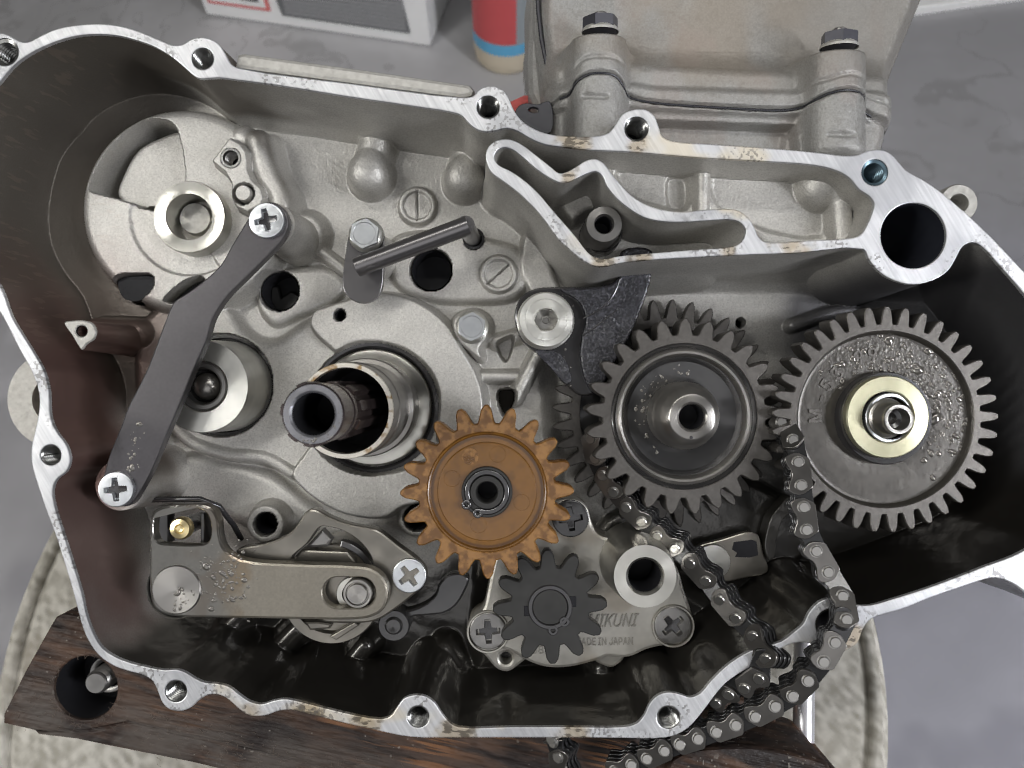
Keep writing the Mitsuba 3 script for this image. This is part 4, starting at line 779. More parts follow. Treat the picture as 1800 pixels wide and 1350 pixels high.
put(pb + '__socket_floor', lathe([(R_(20, dp_), -dp_ - 4.9), (R_(6, dp_), -dp_ - 4.4), (R_(5, dp_), -dp_ - 4.0), (0, -dp_ - 4.0)], 48, cpv), 'zinc_dark', 30)

# post inside the labyrinth
ps = thing('dowel_tube', 'hollow steel tube standing wet with oil inside the labyrinth pocket', 'tube')
ct = U(1062, 394, 10)
put(ps + '__tube', lathe_uv([(R_(33, 10), -36), (R_(32.5, 10), -11), (R_(31, 10), -10), (R_(18, 10), -9.8), (R_(16, 10), -10.6), (R_(15.5, 10), -12)], 56, ct), 'zinc_dark', 30)
put(ps + '__bore', lathe([(R_(15.5, 10), -12), (R_(15, 10), -24), (0, -24)], 32, ct), 'bore_black', 30)
put(ps + '__oil_collar', lathe([(R_(37, 26), -40), (R_(36, 26), -27.5), (R_(34, 26), -26.6), (R_(33.2, 26), -26.5)], 56, U(1060, 405, 24)), 'oil_shade_black', 30)

# ---------------------------------------------------------------- shift linkage, lower left
ds = 10
sh = thing('shift_lever', 'flat grey shift lever with a slot and a square window, wet with oil', 'lever')
LV = [(262,1030),(262,960),(264,910),(272,897),(290,889),(325,886),(360,887),(375,895),(384,912),(387,940),(394,962),(410,977),(440,986),(520,991),(620,994),(650,998),(670,1010),(682,1030),(682,1053),(672,1074),(650,1086),(620,1090),(500,1089),(380,1087),(320,1086),(285,1080),(268,1066)]
def stadium(x0, x1, y, r, d, n=14):
    a = np.linspace(math.pi / 2, 3 * math.pi / 2, n); c0, c1, q = U(x0, y, d), U(x1, y, d), R_(r, d)
    return np.vstack([np.stack([c0[0] + q * np.cos(a), c0[1] + q * np.sin(a)], 1), np.stack([c1[0] - q * np.cos(a), c1[1] - q * np.sin(a)], 1)])
WIN = [(271,918),(275,904),(287,896),(320,893),(348,894),(362,902),(369,918),(369,945),(362,955),(345,958),(300,957),(279,954),(272,944)]
put(sh + '__plate', plate([sp(LV, ds), sp(WIN, ds), stadium(594, 633, 1042, 27, ds), cp(310, 1035, 51, ds)], -ds, -ds - 4.5, 1.1, draft=[1, .5, .5, .4]), 'lever', 35)
put(sh + '__pivot_end', lathe_uv([(R_(43, ds), -22), (R_(43, ds), -ds + .3), (R_(41, ds), -ds + .8), (R_(20, ds), -ds + .6), (0, -ds + .1)], 64, U(311, 1036, ds)), 'shaft_steel', 30, 'shiny round pivot end with oil drops')
put(sh + '__pivot_groove', lathe([(R_(52, ds), -ds - 2), (R_(43, ds), -ds - 2.4)], 48, U(310, 1035, ds)), 'oil_shade_black', 30)
put(sh + '__roller', lathe_uv([(R_(26, ds), -24), (R_(26, ds), -ds - .6), (R_(24.5, ds), -ds - .1), (R_(21, ds), -ds - .1), (R_(20, ds), -ds - .8), (R_(18, ds), -ds - .8), (R_(18, ds), -ds + .4), (R_(17, ds), -ds + .8), (0, -ds + .8)], 56, U(628, 1044, ds)), 'shaft_steel', 30)
put(sh + '__roller_washer', lathe_uv([(R_(30, 16), -18), (R_(30, 16), -15.2), (R_(29, 16), -15), (R_(20, 16), -15)], 48, U(622, 1043, 16)), 'turned', 30)
sp_ = thing('spring_pin', 'brassy pin with an oil streak inside the square window of the shift lever', 'pin')
put(sp_ + '__stem', lathe([(R_(16, 10), -40), (R_(16, 10), -13), (0, -13)], 32, U(315, 930, 10)), 'oil_shade_black', 40)
put(sp_ + '__pin', lathe([(R_(18, 10), -14), (R_(20, 10), -13.4), (R_(20, 10), -11.4), (R_(17, 10), -10.2), (R_(9, 10), -9.8), (R_(6, 10), -10.6), (0, -10.8)], 48, U(315, 930, 10)), 'brass', 40)
put(sp_ + '__spring_loop', tube(np.array([[*U(x, y, 22), -z] for x, y, z in ((262,880,24),(300,876,20),(355,876,20),(385,890,22),(398,930,30),(402,960,36))]), 1.1, 12), 'oil_shade_black', 40)
put(sp_ + '__spring_leg', cat([box(*sorted((U(278, 0, 20)[0], U(296, 0, 20)[0])), *sorted((U(0, 955, 20)[1], U(0, 898, 20)[1])), -26, -20, .4), box(*sorted((U(352, 0, 16)[0], U(360, 0, 16)[0])), *sorted((U(0, 955, 20)[1], U(0, 898, 20)[1])), -26, -16, .4)]), 'wet_dark', 30)
gp = thing('guide_plate', 'worn steel shift guide plate with an arched window behind the shift lever', 'plate')
dq = 17
GP = [(415,968),(428,962),(457,957),(487,948),(512,934),(527,915),(537,900),(548,895),(562,899),(580,909),(613,921),(650,928),(664,932),(700,959),(738,988),(749,1004),(748,1020),(738,1036),(717,1055),(690,1075),(660,1092),(610,1096),(560,1090),(540,1060),(520,1040),(490,1010),(450,1000),(420,985)]
put(gp, plate([sp(GP, dq), sp([(511,984),(540,955),(556,933),(564,926),(590,929),(618,941),(640,960),(655,986),(652,996),(600,1000),(540,1000)], dq)], -dq, -dq - 5, .8, draft=[1, .4]), 'cam_plate', 35); labels[gp]['category'] = 'plate'
n = thing('guide_screw', 'pale cross-head screw at the right tip of the shift guide plate', 'screw')
put(n, cross_screw(R_(30, dq), -dq + 1.6, 2.6, U(720, 1011, dq), 36), 'zinc', 30); put(n + '__recess', recess(R_(30, dq), -dq + 1.6, 2.6, U(720, 1011, dq)), 'oil_shade_black', 30)
dc = thing('shift_drum', 'dark round shift drum end with facets, seen under and through the guide plate', 'drum')
put(dc + '__disc', lathe([(R_(90, 24), -48), (R_(89, 24), -25), (R_(86, 24), -23.6), (R_(70, 24), -23.8), (R_(66, 24), -25.5), (0, -25.5)], 72, U(583, 1044, 24)), 'cam_plate', 30)
put(dc + '__pawl', plate(poly([(538,961),(567,930),(584,948),(577,960),(552,962)], 21), -20, -25, 1.0), 'zinc_dark', 20)
put(dc + '__bar', plate(poly([(512,986),(531,965),(612,969),(626,986),(620,1000),(515,1000)], 21), -20, -26, .8), 'cam_plate', 20)
put(dc + '__ratchet', plate(sector(U(583, 1030, 22), R_(70, 22), R_(82, 22), math.radians(12), math.radians(78), 30), -21.5, -26, .5), 'wet_dark', 30)
put(dc + '__facet', cat([plate(poly([(535,1092),(560,1092),(585,1096),(580,1105),(545,1108)], 22), -21.5, -25, .8), plate(poly([(580,1118),(625,1092),(632,1098),(592,1124)], 22), -21, -25, .4)]), 'cam_plate', 20)
dt = thing('detent_arm', 'dark detent arm curving up to the right from its roller, beside the shift drum', 'arm')
put(dt + '__arm', plate(sp([(672,1085),(700,1075),(722,1072),(750,1060),(765,1045),(772,1026),(790,1010),(812,1008),(824,1018),(816,1042),(800,1066),(780,1078),(750,1082),(722,1086),(715,1100),(690,1116),(670,1110)], 30), -30, -36, .8), 'wet_dark', 35)
put(dt + '__roller', lathe([(R_(28, 26), -36), (R_(28, 26), -27), (R_(26, 26), -26), (R_(16, 26), -26.2), (R_(12, 26), -25), (0, -24.6)], 48, U(692, 1100, 26)), 'wet_dark', 30)
tp = thing('tension_plate', 'dark steel tensioner plate with a smear of paint, behind the slack chain', 'plate')
dtp = 44
put(tp + '__plate', plate(sp([(1215,975),(1224,962),(1270,948),(1318,935),(1331,939),(1337,950),(1343,975),(1351,1001),(1346,1008),(1310,1016),(1272,1023),(1235,1015)], dtp), -dtp, -dtp - 3, .5), 'cam_plate', 30)
put(tp + '__paint_smear', plate(poly([(1290,953),(1322,949),(1330,952),(1333,976),(1318,980),(1292,979),(1296,972),(1287,966)], dtp - .2), -dtp + .25, -dtp - .5, .1), 'deep_black', 30)
put(tp + '__washer', lathe([(R_(31, 42), -44.5), (R_(31, 42), -42.2), (R_(30, 42), -41.8), (0, -41.6)], 48, U(1253, 988, 42)), 'zinc_warm', 30, 'pale washer head')
put(case + '__guide_blade', plate(sp([(1352,985),(1344,960),(1350,925),(1356,908),(1372,888),(1388,872),(1400,880),(1392,900),(1376,915),(1366,950),(1362,980)], 42), -42, -50, .6), 'cast', 30)

# ---------------------------------------------------------------- oil beads standing on the wet parts
ICO = trimesh.creation.icosphere(2, 1.0)
def beads(key, seed, spots, flat=.5):
    r = np.random.default_rng(seed); out = []
    for x, y, z, rad in spots: out.append(move((np.asarray(ICO.vertices) * [rad * r.uniform(.7, 1.4), rad * r.uniform(.7, 1.4), rad * flat], np.asarray(ICO.faces)), (x, y, z), rz(r.uniform(0, 180))))
    put(key + '__oil_bead', cat(out), 'oil_bead', True, 'glossy beads of oil', kind='stuff')
rb_ = np.random.default_rng(21); sp_l = []
while len(sp_l) < 300:
    a, q = rb_.normal(.75, 1.0), rb_.uniform(80, 148)
    if a < -.9 or a > 2.6: continue
    xy = U(p3[0] + q * math.cos(a), p3[1] - q * math.sin(a), d3 + 3); sp_l.append((*xy, -d3 - 2.85, rb_.gamma(2.2, .19) + .15))
beads('balancer_gear', 1, sp_l)
sp_l = [(*U(rb_.normal(395, 26), rb_.normal(1015, 34), ds), -ds, rb_.gamma(2, .13) + .12) for _ in range(150)] + [(*U(310 + q * math.cos(a), 1036 + q * math.sin(a), ds), -ds + .6, rb_.gamma(2, .14) + .12) for q, a in zip(rb_.uniform(5, 36, 26), rb_.uniform(-.6, 1.8, 26))]
beads('shift_lever', 2, sp_l, .4)
sp_l = [(*U(1203 + q * math.cos(a), 732 - q * math.sin(a), d1 + 4), -d1 - 4.5, rb_.gamma(2, .12) + .12) for q, a in zip(rb_.uniform(66, 98, 60), rb_.normal(2.5, .55, 60))]
beads('drive_gear', 3, sp_l, .4)
sp_l = [(*U(550 + q * math.cos(a), 728 - q * math.sin(a), dk), -dk, rb_.gamma(2, .07) + .08) for q, a in zip(rb_.uniform(41, 53, 46), rb_.normal(-1.3, .6, 46))]
beads('splined_shaft', 4, sp_l, .4)
sp_l = [(*U(x + rb_.normal(0, 7), y + rb_.normal(0, 9), da), -da, rb_.gamma(2, .14) + .12) for x, y in ((232, 800), (240, 812), (228, 780), (243, 760), (226, 832)) for _ in range(5)]
beads('retaining_arm', 5, sp_l, .35)
sp_l = [(*U(rb_.uniform(920, 1010), rb_.uniform(505, 690), dg), -dg, rb_.gamma(2, .10) + .1) for _ in range(40)]
sp_l = [q for q in sp_l if np.hypot(q[0] - cpv[0], q[1] - cpv[1]) > rpv * 1.05 and sdf(sp([(905,562),(908,537),(920,518),(942,507),(985,504),(1050,503),(1062,665),(1056,684),(1040,694),(1020,695),(998,678),(972,650),(945,622),(918,598)], dg), np.array([[q[0]]]), np.array([[q[1]]]))[0, 0] < -.6]
beads('chain_guide', 6, sp_l, .4)

# ---------------------------------------------------------------- timing chain
ch = thing('timing_chain', 'oily black toothed-link chain hanging in a loop from the drive gear over the lower rim', 'chain')
RUN_L = [(1039,770),(1047,805),(1060,835),(1079,864),(1102,891),(1129,916),(1156,941),(1187,962),(1213,989),(1241,1020),(1265,1053),(1293,1085),(1324,1117),(1347,1157),(1334,1191),(1308,1208),(1281,1219),(1258,1234)]
RUN_R = [(1373,742),(1393,773),(1402,812),(1407,853),(1412,891),(1417,931),(1434,968),(1455,1005),(1480,1047),(1487,1088),(1467,1128),(1447,1162),(1420,1195),(1393,1222),(1362,1240),(1327,1258),(1293,1273),(1259,1285),(1227,1297),(1195,1307),(1168,1318),(1137,1332),(1110,1343),(1080,1354)]
RUN_E = [(971,1299),(973,1303),(982,1330),(986,1362)]
def dl_(i): return np.interp(i, [0, 3, 9, 12, 13, 15, 17], [30, 28, 14, 2, -4, 0, 6])
def dr__(i): return np.interp(i, [0, 1, 2, 3, 7, 9, 11, 16, 23], [17, 11, 6.5, 5, 1, -8, -8, 4, 20])
LINK = np.array([(-.90,.10),(-.84,.30),(-.72,.44),(-.60,.47),(-.36,.40),(-.18,.31),(0,.28),(.18,.31),(.36,.40),(.60,.47),(.72,.44),(.84,.30),(.90,.10),(.88,-.08),(.66,-.40),(.56,-.46),(-.56,-.46),(-.66,-.40),(-.88,-.08)])
def plate_link(a, b, sc, w, z1, z0, off, side, rot):
    """A link plate between two pins a, b (engine mm, 3-D), moved by off along the stack."""
    m = (a + b) / 2; e = b - a; L = np.linalg.norm(e); x = e / L; zt = rot - x * (rot @ x); zt /= np.linalg.norm(zt); y = np.cross(zt, x)
    pts = LINK * [L * sc, w * side]
    v, f = plate(pts if side > 0 else pts[::-1], z1, z0, .18)
    return (m + zt * off) + v[:, :1] * x + v[:, 1:2] * y + v[:, 2:] * zt, f
def run(pts, dfun, lean, side, first=0):
    P = np.array([[*U(x, y, dfun(i)), -dfun(i)] for i, (x, y) in enumerate(pts)])
    up = np.array(lean, float); up /= np.linalg.norm(up)
    for i in range(first, len(P) - 1, 2):
        a, b = P[i], P[i + 1]; o = put(ch + '__outer_link', plate_link(a, b, 1.0, 9.2, .5, -.7, 0, side, up), 'chain_plate', 30)
        for q in (a, b):
            put(o + '__pin', move(lathe([(2.35, .45), (2.3, .62), (1.95, .66), (1.9, 1.15), (1.65, 1.4), (0, 1.4)], 24), q, frame(up)), 'chain_pin', 30)
        put(ch + '__link_stack', cat([plate_link(a, b, 1.0, 9.0, .5, -.7, -2.6 * j, side, up) for j in (1, 2, 3)]), 'chain_stack', 30)
        if i + 2 < len(P):
            put(ch + '__inner_link', cat([plate_link(b, P[i + 2], 1.0, 8.8, .5, -.7, -1.3 - 2.6 * j, side, up) for j in (0, 1, 2)]), 'chain_stack', 30)
run(RUN_L, dl_, (-.36, -.28, .89), 1)
run(RUN_R, dr__, (-.10, .02, .99), -1)
run(RUN_E, lambda i: 14, (-.55, .05, .83), 1)
# ---------------------------------------------------------------- cylinder above the case
Y = thing('engine_cylinder', 'stained grey cast cylinder with two stud bosses rising above the engine case', 'cylinder')
dY = 34
CR = Relief(5, 195, 70, 185, 0.6, -46.0)
OUTL = poly([(948,-170),(944,0),(950,60),(957,120),(962,170),(960,215),(958,300),(1566,300),(1568,262),(1576,235),(1582,200),(1583,160),(1584,140),(1604,100),(1645,0),(1690,-110),(1700,-170)], dY)
CR.add(poly([(900,110),(1110,102),(1140,108),(1395,120),(1430,112),(1650,140),(1650,320),(900,320)], 36), -36, 5, 1.2, 8)
CR.add(poly([(900,150),(1000,150),(1110,143),(1150,150),(1390,158),(1440,148),(1650,170),(1650,215),(1400,200),(1150,190),(900,190)], 32), -32, 3, 2.0, 3)
CR.dip(poly([(1150,213),(1395,222),(1400,300),(1152,300)], 36), 6, .7); CR.dip(poly([(1385,236),(1405,236),(1408,300),(1375,300)], 36), -2.5, 1.5)
for x0, x1, y0, y1 in ((1006, 1104, 62, 320), (1430, 1532, 90, 320)):
    xm = (x0 + x1) / 2; r = R_((x1 - x0) / 2, 24); P = poly([(x0, y0), (x1, y0), (x1, y1), (x0, y1)], 24); w = CR.win(P, 12); X, Yy = CR.X[w], CR.Y[w]; cx = U(xm, 0, 24)[0]; yt = U(0, y0, 24)[1]
    up = np.maximum(Yy - yt, 0); q = np.abs(X - cx) / r
    Fz = -22 - r * .75 * (1 - np.sqrt(np.maximum(1 - np.minimum(q, 1) ** 2, 0))) - np.maximum(np.abs(X - cx) - r, 0) * 3 - up * 4
    CR.smax(w, Fz, 4)
CR.dip(sp([(1025,169),(1045,172),(1066,174),(1065,178),(1040,177),(1025,174)], 26), 1.6, .8); CR.dip(sp([(1450,240),(1475,237),(1497,242),(1475,245)], 26), 1.6, .8)
JOINT = [(960,180),(985,168),(1003,162),(1012,150),(1030,142),(1055,140),(1080,144),(1096,158),(1115,168),(1150,175),(1280,184),(1390,188),(1425,181),(1450,173),(1485,169),(1510,174),(1520,188),(1540,200),(1585,212)]
def groove(pts, d, dep, wid):
    P = smooth(poly(pts, d), 4, False); best = np.full(CR.X.shape, 1e9)
    for a, b in zip(P[:-1], P[1:]):
        e = b - a; t = np.clip(((CR.X - a[0]) * e[0] + (CR.Y - a[1]) * e[1]) / (e @ e), 0, 1); best = np.minimum(best, np.hypot(CR.X - a[0] - t * e[0], CR.Y - a[1] - t * e[1]))
    CR.H -= dep * np.clip(1.6 - best / wid, 0, 1)
groove(JOINT, 30, 2.6, .55)
groove([(960,132),(1008,125),(1020,113),(1055,109),(1090,114),(1100,125)], 28, .8, .6); groove([(1400,152),(1450,146),(1485,139),(1515,144),(1530,160),(1580,178)], 28, .8, .6)
sdo = sdf(OUTL, CR.X, CR.Y); q = np.clip(1 + sdo / 7, 0, 1)
CR.H = np.minimum(CR.H, -22 - 7 * (1 - np.sqrt(1 - q * q * .9999)) - np.maximum(sdo, 0) * 18)
CR.H -= np.where(sdo > -7, 10 * q * q, 0)
CR.H += 0.25 * (meshkit.fbm(np.stack([CR.X * .15, CR.Y * .15, CR.X * 0], -1), 3, 5) - .5)
put(Y + '__barrel', CR.mesh(sdo < 4.5), 'cylinder', True)
from scipy.interpolate import RegularGridInterpolator as RGI
_h = RGI((CR.y, CR.x), CR.H, bounds_error=False, fill_value=-60)
jp = smooth(poly(JOINT[1:-1], 30), 6, False)
put(Y + '__base_gasket', tube(np.c_[jp, _h(jp[:, ::-1]) + 1.1], .36, 8), 'black_bracket', 40, 'thin dark gasket line')
put(Y + '__rear', extr(offset(ccw(OUTL), 3), [(0, -130), (0, -62)]), 'cylinder', 40)
put(Y + '__side_cover', extr(poly([(938,-160),(934,0),(928,90),(930,165),(950,205),(975,205),(975,-160)], 60), [(0, -95), (0, -62), (2, -60)]), 'cylinder', 40)
put(Y + '__gasket_strip', tube(np.array([[*U(x, y, 50), -50] for x, y in ((942,-60),(946,20),(952,70),(962,118),(966,140))]), .9, 10), 'black_bracket', 40)
for x, y0, lab, a in ((1057, 52, 'dark hexagon nut on the left stud boss of the cylinder', 8), (1482, 80, 'dark hexagon nut on the right stud boss of the cylinder', 20)):
    n = thing('stud_nut', lab, 'nut')
    cN = np.array([*U(x, y0, 27), -31.0]); rot = frame((0, 1, 0.12), (1, 0, 0)); 
    fl, hd = hex_bolt(R_(32, 27), 6.0, 5.2, (0, 0), a, 1.03)
    put(n + '__flange', move(fl, cN, rot), 'lug', 30); put(n + '__body', move(hd, cN, rot), 'nut_black', 20)
    put(n + '__stud', move(lathe([(2.6, 5), (2.6, 7.6), (2.2, 8), (0, 8)], 24), cN, rot), 'zinc_dark', 30)
bk = thing('cable_bracket', 'small black bracket with an oval hole between case and cylinder', 'bracket')
put(bk, plate([sp([(905,200),(912,186),(925,181),(945,183),(966,178),(968,232),(935,232),(915,218)], 36), sp([(928,192),(936,188),(946,191),(945,197),(934,197)], 36)], -36, -38, .3), 'black_bracket', 30); labels[bk]['category'] = 'bracket'
hs = thing('red_hose', 'short piece of red hose end behind the small black bracket', 'hose')
put(hs, tube(np.array([[*U(895, 205, 70), -70], [*U(905, 190, 70), -74], [*U(925, 172, 70), -80], [*U(950, 165, 70), -86]]), 4.5, 16), 'red_print', 40); labels[hs]['category'] = 'hose'

# ---------------------------------------------------------------- things under and behind the engine
def ray(px, py):
    d = (px - 900) / 1400 * EX + (675 - py) / 1400 * EY - EZ; return d
def on_plane(px, py, h):
    d = ray(px, py); return cam + d * (h - cam[2]) / d[2]
SEAT = 0.30
# wooden stand: a beam in engine axes
WA = math.atan(.212)
dw = 34
def WP(px, py, d=dw): return U(px, py, d)
wo = thing('wood_block', 'dark weathered wooden beam with a big bolt hole under the lower rim', 'wooden beam')
TL, BL = WP(104, 1078), WP(2, 1262)
ax = np.array([math.cos(WA), -math.sin(WA)])
face = [WP(128, 1082), WP(112, 1080), WP(98, 1086), WP(88, 1105), WP(44, 1180), WP(4, 1262), WP(8, 1275), WP(190, 1246), WP(330, 1268), WP(620, 1352), WP(1300, 1500), WP(1450, 1480), WP(1440, 1345), WP(1250, 1320)]
face = np.array([WP(128,1082), WP(112,1079), WP(98,1085), WP(86,1105), WP(44,1180), WP(6,1256), WP(6,1272), WP(60,1284), WP(150,1284), WP(225,1268), WP(400,1307), WP(620,1362), WP(1000,1445), WP(1490,1440), WP(1478,1362), WP(1440,1345), WP(1250,1312)])
_fp = Polygon(ccw(face)).difference(Polygon(out_r).buffer(3.6, quad_segs=3).simplify(.15))
_fp = max(getattr(_fp, 'geoms', [_fp]), key=lambda g: g.area); face = np.array(_fp.exterior.coords)[:-1]
_hole_c = WP(150, 1210)
hole = circ(_hole_c, R_(56, dw), 40)
_cut = Polygon(ccw(face)).difference(Polygon(hole)); _cut = max(getattr(_cut, 'geoms', [_cut]), key=lambda g: g.area)
put(wo + '__upper_face', extr([np.array(_cut.exterior.coords)[:-1]] + [np.array(r_.coords)[:-1] for r_ in _cut.interiors], [(0, -dw - 45), (0, -dw - .8), (.2, -dw - .25), (.6, -dw)]), 'wood', 30)
low = np.array([WP(58,1286), WP(40,1290), WP(180,1322), WP(330,1352), WP(700,1440), WP(1000,1500), WP(1000,1447), WP(620,1364), WP(400,1309), WP(225,1270), WP(150,1286)])
lv, lf = extr(ccw(low), [(0, -dw - 45), (0, -dw - 6), (.8, -dw - 4.4), (2.4, -dw - 3.4)])
put(wo + '__lower_plank', (lv, lf), 'wood', 30)
put(wo + '__bore_shade_lining', lathe([(R_(55.5, dw), -dw - 1.5), (R_(54, dw), -dw - 22), (0, -dw - 22)], 40, _hole_c), 'bore_black', 30)  # black lining painted in for the shade inside the bolt hole
rw = np.random.default_rng(11); fib = []
for kk in range(520):
    t = rw.uniform(0, 1); s_ = rw.uniform(0, 1)
    px, py = (rw.uniform(30, 1000), 0); py = 1268 + (px - 200) * .225 + rw.normal(0, 22)
    if px < 200: py = 1230 + rw.uniform(-40, 60)
    if kk % 4 == 0:
        a = rw.uniform(0, 6.28); px, py = 152 + 60 * math.cos(a) + rw.normal(0, 3), 1212 + 60 * math.sin(a) + rw.normal(0, 3)
    if math.hypot(px - 150, py - 1210) < 58: continue
    p0 = np.array([*WP(px, py), -dw]); L = rw.uniform(.6, 2.6); aa = rw.uniform(0, 6.28)
    p1 = p0 + [L * .6 * math.cos(aa), L * .6 * math.sin(aa), rw.uniform(.2, 1.0)]; p2 = p1 + [L * .5 * math.cos(aa + rw.normal(0, .7)), L * .5 * math.sin(aa + rw.normal(0, .7)), rw.uniform(-.4, .8)]
    fib.append(tube(np.array([p0, p1, p2]), [.07, .06, .03], 5))
put(wo + '__loose_fibre', cat(fib), 'fibre', 30, kind='stuff')
bt = thing('stand_bolt', 'dull steel bolt end and nut sunk in the big hole of the wooden beam', 'bolt')
cbt = WP(172, 1198, dw + 4)
pr = [(R_(36, dw), -dw - 24), (R_(36, dw), -dw - 13), (R_(33, dw), -dw - 12), (R_(29, dw), -dw - 12), (R_(24, dw), -dw - 12.5)]
put(bt + '__nut', lathe(pr, 40, cbt), 'zinc_dark', 30)
pr = []; z = -dw - 14
while z < -dw - 3: pr += [(R_(21, dw), z), (R_(18.5, dw), z + .5)]; z += 1.0
pr += [(R_(19, dw), -dw - 2.6), (R_(17, dw), -dw - 2), (0, -dw - 2)]
put(bt + '__threaded_end', lathe(pr, 36, cbt + [0, 0]), 'zinc_dark', 30)
w2 = thing('wood_offcut', 'small upright reddish wood offcut behind the chain, right of the beam', 'wooden block')
put(w2, extr(poly([(1260,1230),(1362,1225),(1368,1325),(1262,1330)], 60), [(0, -110), (0, -61), (1, -60)]), 'wood', 30); labels[w2]['category'] = 'wooden block'
w3 = thing('wood_wedge', 'end of a second dark wooden beam at the bottom edge, right of the chain end', 'wooden beam')
put(w3, extr(sp([(1180,1335),(1300,1312),(1380,1322),(1440,1336),(1462,1350),(1470,1400),(1180,1420)], 30), [(0, -70), (0, -33), (1.2, -30.5), (3, -30)]), 'wood', 30); labels[w3]['category'] = 'wooden beam'
# chrome rod standing against the beam
rod = thing('chrome_rod', 'thin chrome tool shank standing upright behind the hanging chain', 'tool shank')
put(rod, tube(np.array([[*U(1414, 1110, 75), -75], [*U(1412, 1335, 62), -62]]), R_(18, 70), 32), 'chrome', 40); labels[rod]['category'] = 'tool shank'
# round work stool
st = thing('work_stool', 'low round work stool with a worn pale woven seat cloth under the engine', 'stool')
pr_, pl = on_plane(1583, 1220, SEAT), on_plane(62, 930, SEAT)
import scipy.optimize as so
pts3 = [on_plane(*q, SEAT)[:2] for q in ((1583, 1240), (1580, 1120), (40, 975), (84, 896), (0, 1050))]
def err(v): return [np.hypot(p[0] - v[0], p[1] - v[1]) - v[2] for p in pts3]
cx, cy, rs = so.least_squares(err, [0, -.1, .25]).x
prof_ = [(0, SEAT - .075), (rs - .02, SEAT - .075), (rs - .002, SEAT - .06), (rs, SEAT - .03), (rs - .004, SEAT - .012), (rs - .012, SEAT - .002), (rs - .018, SEAT - .0035), (rs - .022, SEAT - .001), (rs - .06, SEAT + .0), (rs * .5, SEAT + .001), (0, SEAT + .001)]
put(st + '__seat', lathe(prof_, 96, (cx, cy)), 'seat_cloth', 40, world=True)
put(st + '__piping', lathe([(rs - .014 + .0035 * math.cos(t), SEAT - .002 + .0035 * math.sin(t)) for t in np.linspace(-1.2, 4.3, 10)], 96, (cx, cy)), 'seat_cloth', 40, world=True)
for a in (40, 130, 220, 310):
    t = math.radians(a); put(st + '__leg', tube([[cx + .8 * rs * math.cos(t), cy + .8 * rs * math.sin(t), SEAT - .07], [cx + .92 * rs * math.cos(t), cy + .92 * rs * math.sin(t), .0]], .014, 14), 'black_bracket', 40, world=True)
# floor
put('floor', (np.array([[-8, -6, 0], [8, -6, 0], [8, 10, 0], [-8, 10, 0.0]]), np.array([[0, 1, 2], [0, 2, 3]])), 'concrete', False, world=True); labels['floor'] = {'label': 'stained grey concrete workshop floor with dark veins', 'category': 'floor', 'kind': 'structure'}
# printed carton
bx = thing('printed_carton', 'white carton with a dark printed panel and a red-edged label, on the floor', 'box')
A, B = on_plane(366, 30, 0), on_plane(757, 86, 0)
def wbox(o, x, L, dep, h, bev=.002):
    y = np.array([-x[1], x[0], 0.0]); v, f = extr(np.array([[0, 0], [L, 0], [L, dep], [0, dep]]), [(bev, 0), (0, bev), (0, h - bev), (bev, h)])
    return o + v[:, :1] * x + v[:, 1:2] * y + v[:, 2:] * np.array([0, 0, 1.0]), f
x = B - A; Lb = np.linalg.norm(x); x /= Lb; yv = np.array([-x[1], x[0], 0])
put(bx + '__carton', wbox(A, x, Lb, .18, .20, .006), 'white_card', 30, world=True)
def panel(u0, u1, h0, h1, mt, key, out=.0012, lab=None, skew=0.0):
    o = A - yv * out; q = np.array([[u0, h0], [u1, h0], [u1 - skew, h1], [u0 - skew, h1]]); t = .001
    v = np.array([o + x * a + np.array([0, 0, b]) - yv * s for s in (0, t) for a, b in q]); f = np.array([[4, 5, 6], [4, 6, 7], [0, 2, 1], [0, 3, 2], [0, 1, 5], [0, 5, 4], [1, 2, 6], [1, 6, 5], [2, 3, 7], [2, 7, 6], [3, 0, 4], [3, 4, 7]])
    put(bx + key, (v, f), mt, False, lab, world=True)
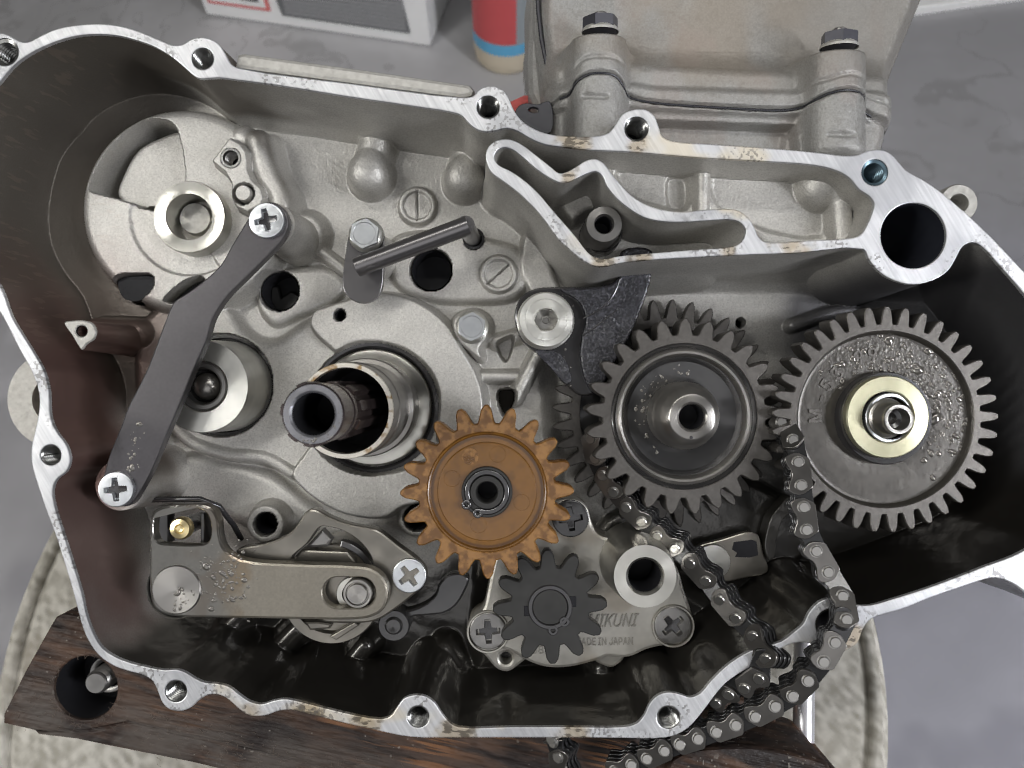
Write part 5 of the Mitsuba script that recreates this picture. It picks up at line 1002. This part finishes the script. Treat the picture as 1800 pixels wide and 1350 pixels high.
panel(.36 * Lb, .92 * Lb, .022, .14, 'grey_print', '__dark_panel', skew=.014)
panel(.03 * Lb, .31 * Lb, .026, .12, 'red_print', '__red_border'); panel(.045 * Lb, .295 * Lb, .031, .11, 'white_card', '__label_field', .0024)
for i in range(17): panel(.38 * Lb, .905 * Lb, .028 + .0062 * i, .0302 + .0062 * i, 'print_line', '__print_line', .0024, skew=0)
panel(.19 * Lb, .27 * Lb, .040, .052, 'black_print', '__label_print', .0038)
# bottle
bo = thing('spray_bottle', 'round bottle with a red and grey label and a blue band, on the floor', 'bottle')
Pb = on_plane(890, 136, 0); rb = np.linalg.norm(on_plane(836, 110, 0) - on_plane(948, 110, 0)) * .5; yb = Pb[1] + rb
kb = (Pb[0], yb)
def band(z0, z1, mt, key, r, a0=0, a1=2 * math.pi):
    if a1 - a0 > 6.2: m = lathe([(r, z0), (r, z1)], 64, kb)
    else:
        t = np.linspace(a0, a1, 40); V = np.array([[kb[0] + r * math.cos(q), kb[1] + r * math.sin(q), z] for z in (z0, z1) for q in t]); i = np.arange(39); m = (V, np.vstack([np.stack([i, i + 1, i + 41], 1), np.stack([i, i + 41, i + 40], 1)]))
    put(bo + key, m, mt, True, world=True)
put(bo + '__body', lathe([(0, 0), (rb * .86, 0), (rb * .96, .006), (rb, .02), (rb, .24), (rb * .8, .28), (rb * .3, .31), (rb * .3, .33), (0, .33)], 64, kb), 'bottle_tan', 40, world=True)
band(.034, .05, 'bottle_blue', '__blue_band', rb + .0008); band(.05, .22, 'bottle_grey', '__label_back', rb + .0008); band(.052, .215, 'bottle_red', '__red_panel', rb + .0016, math.radians(196), math.radians(287))
# pale board lying at the far right
pbd = thing('white_board', 'edge of a white board lying on the floor in the far right corner', 'board')
A2, B2 = on_plane(1600, 30, 0), on_plane(1860, -6, 0); x2 = B2 - A2; L2 = np.linalg.norm(x2); x2 /= L2
put(pbd, wbox(A2, x2, L2 * 2, .5, .015), 'white_paint', 30, world=True); labels[pbd]['category'] = 'board'
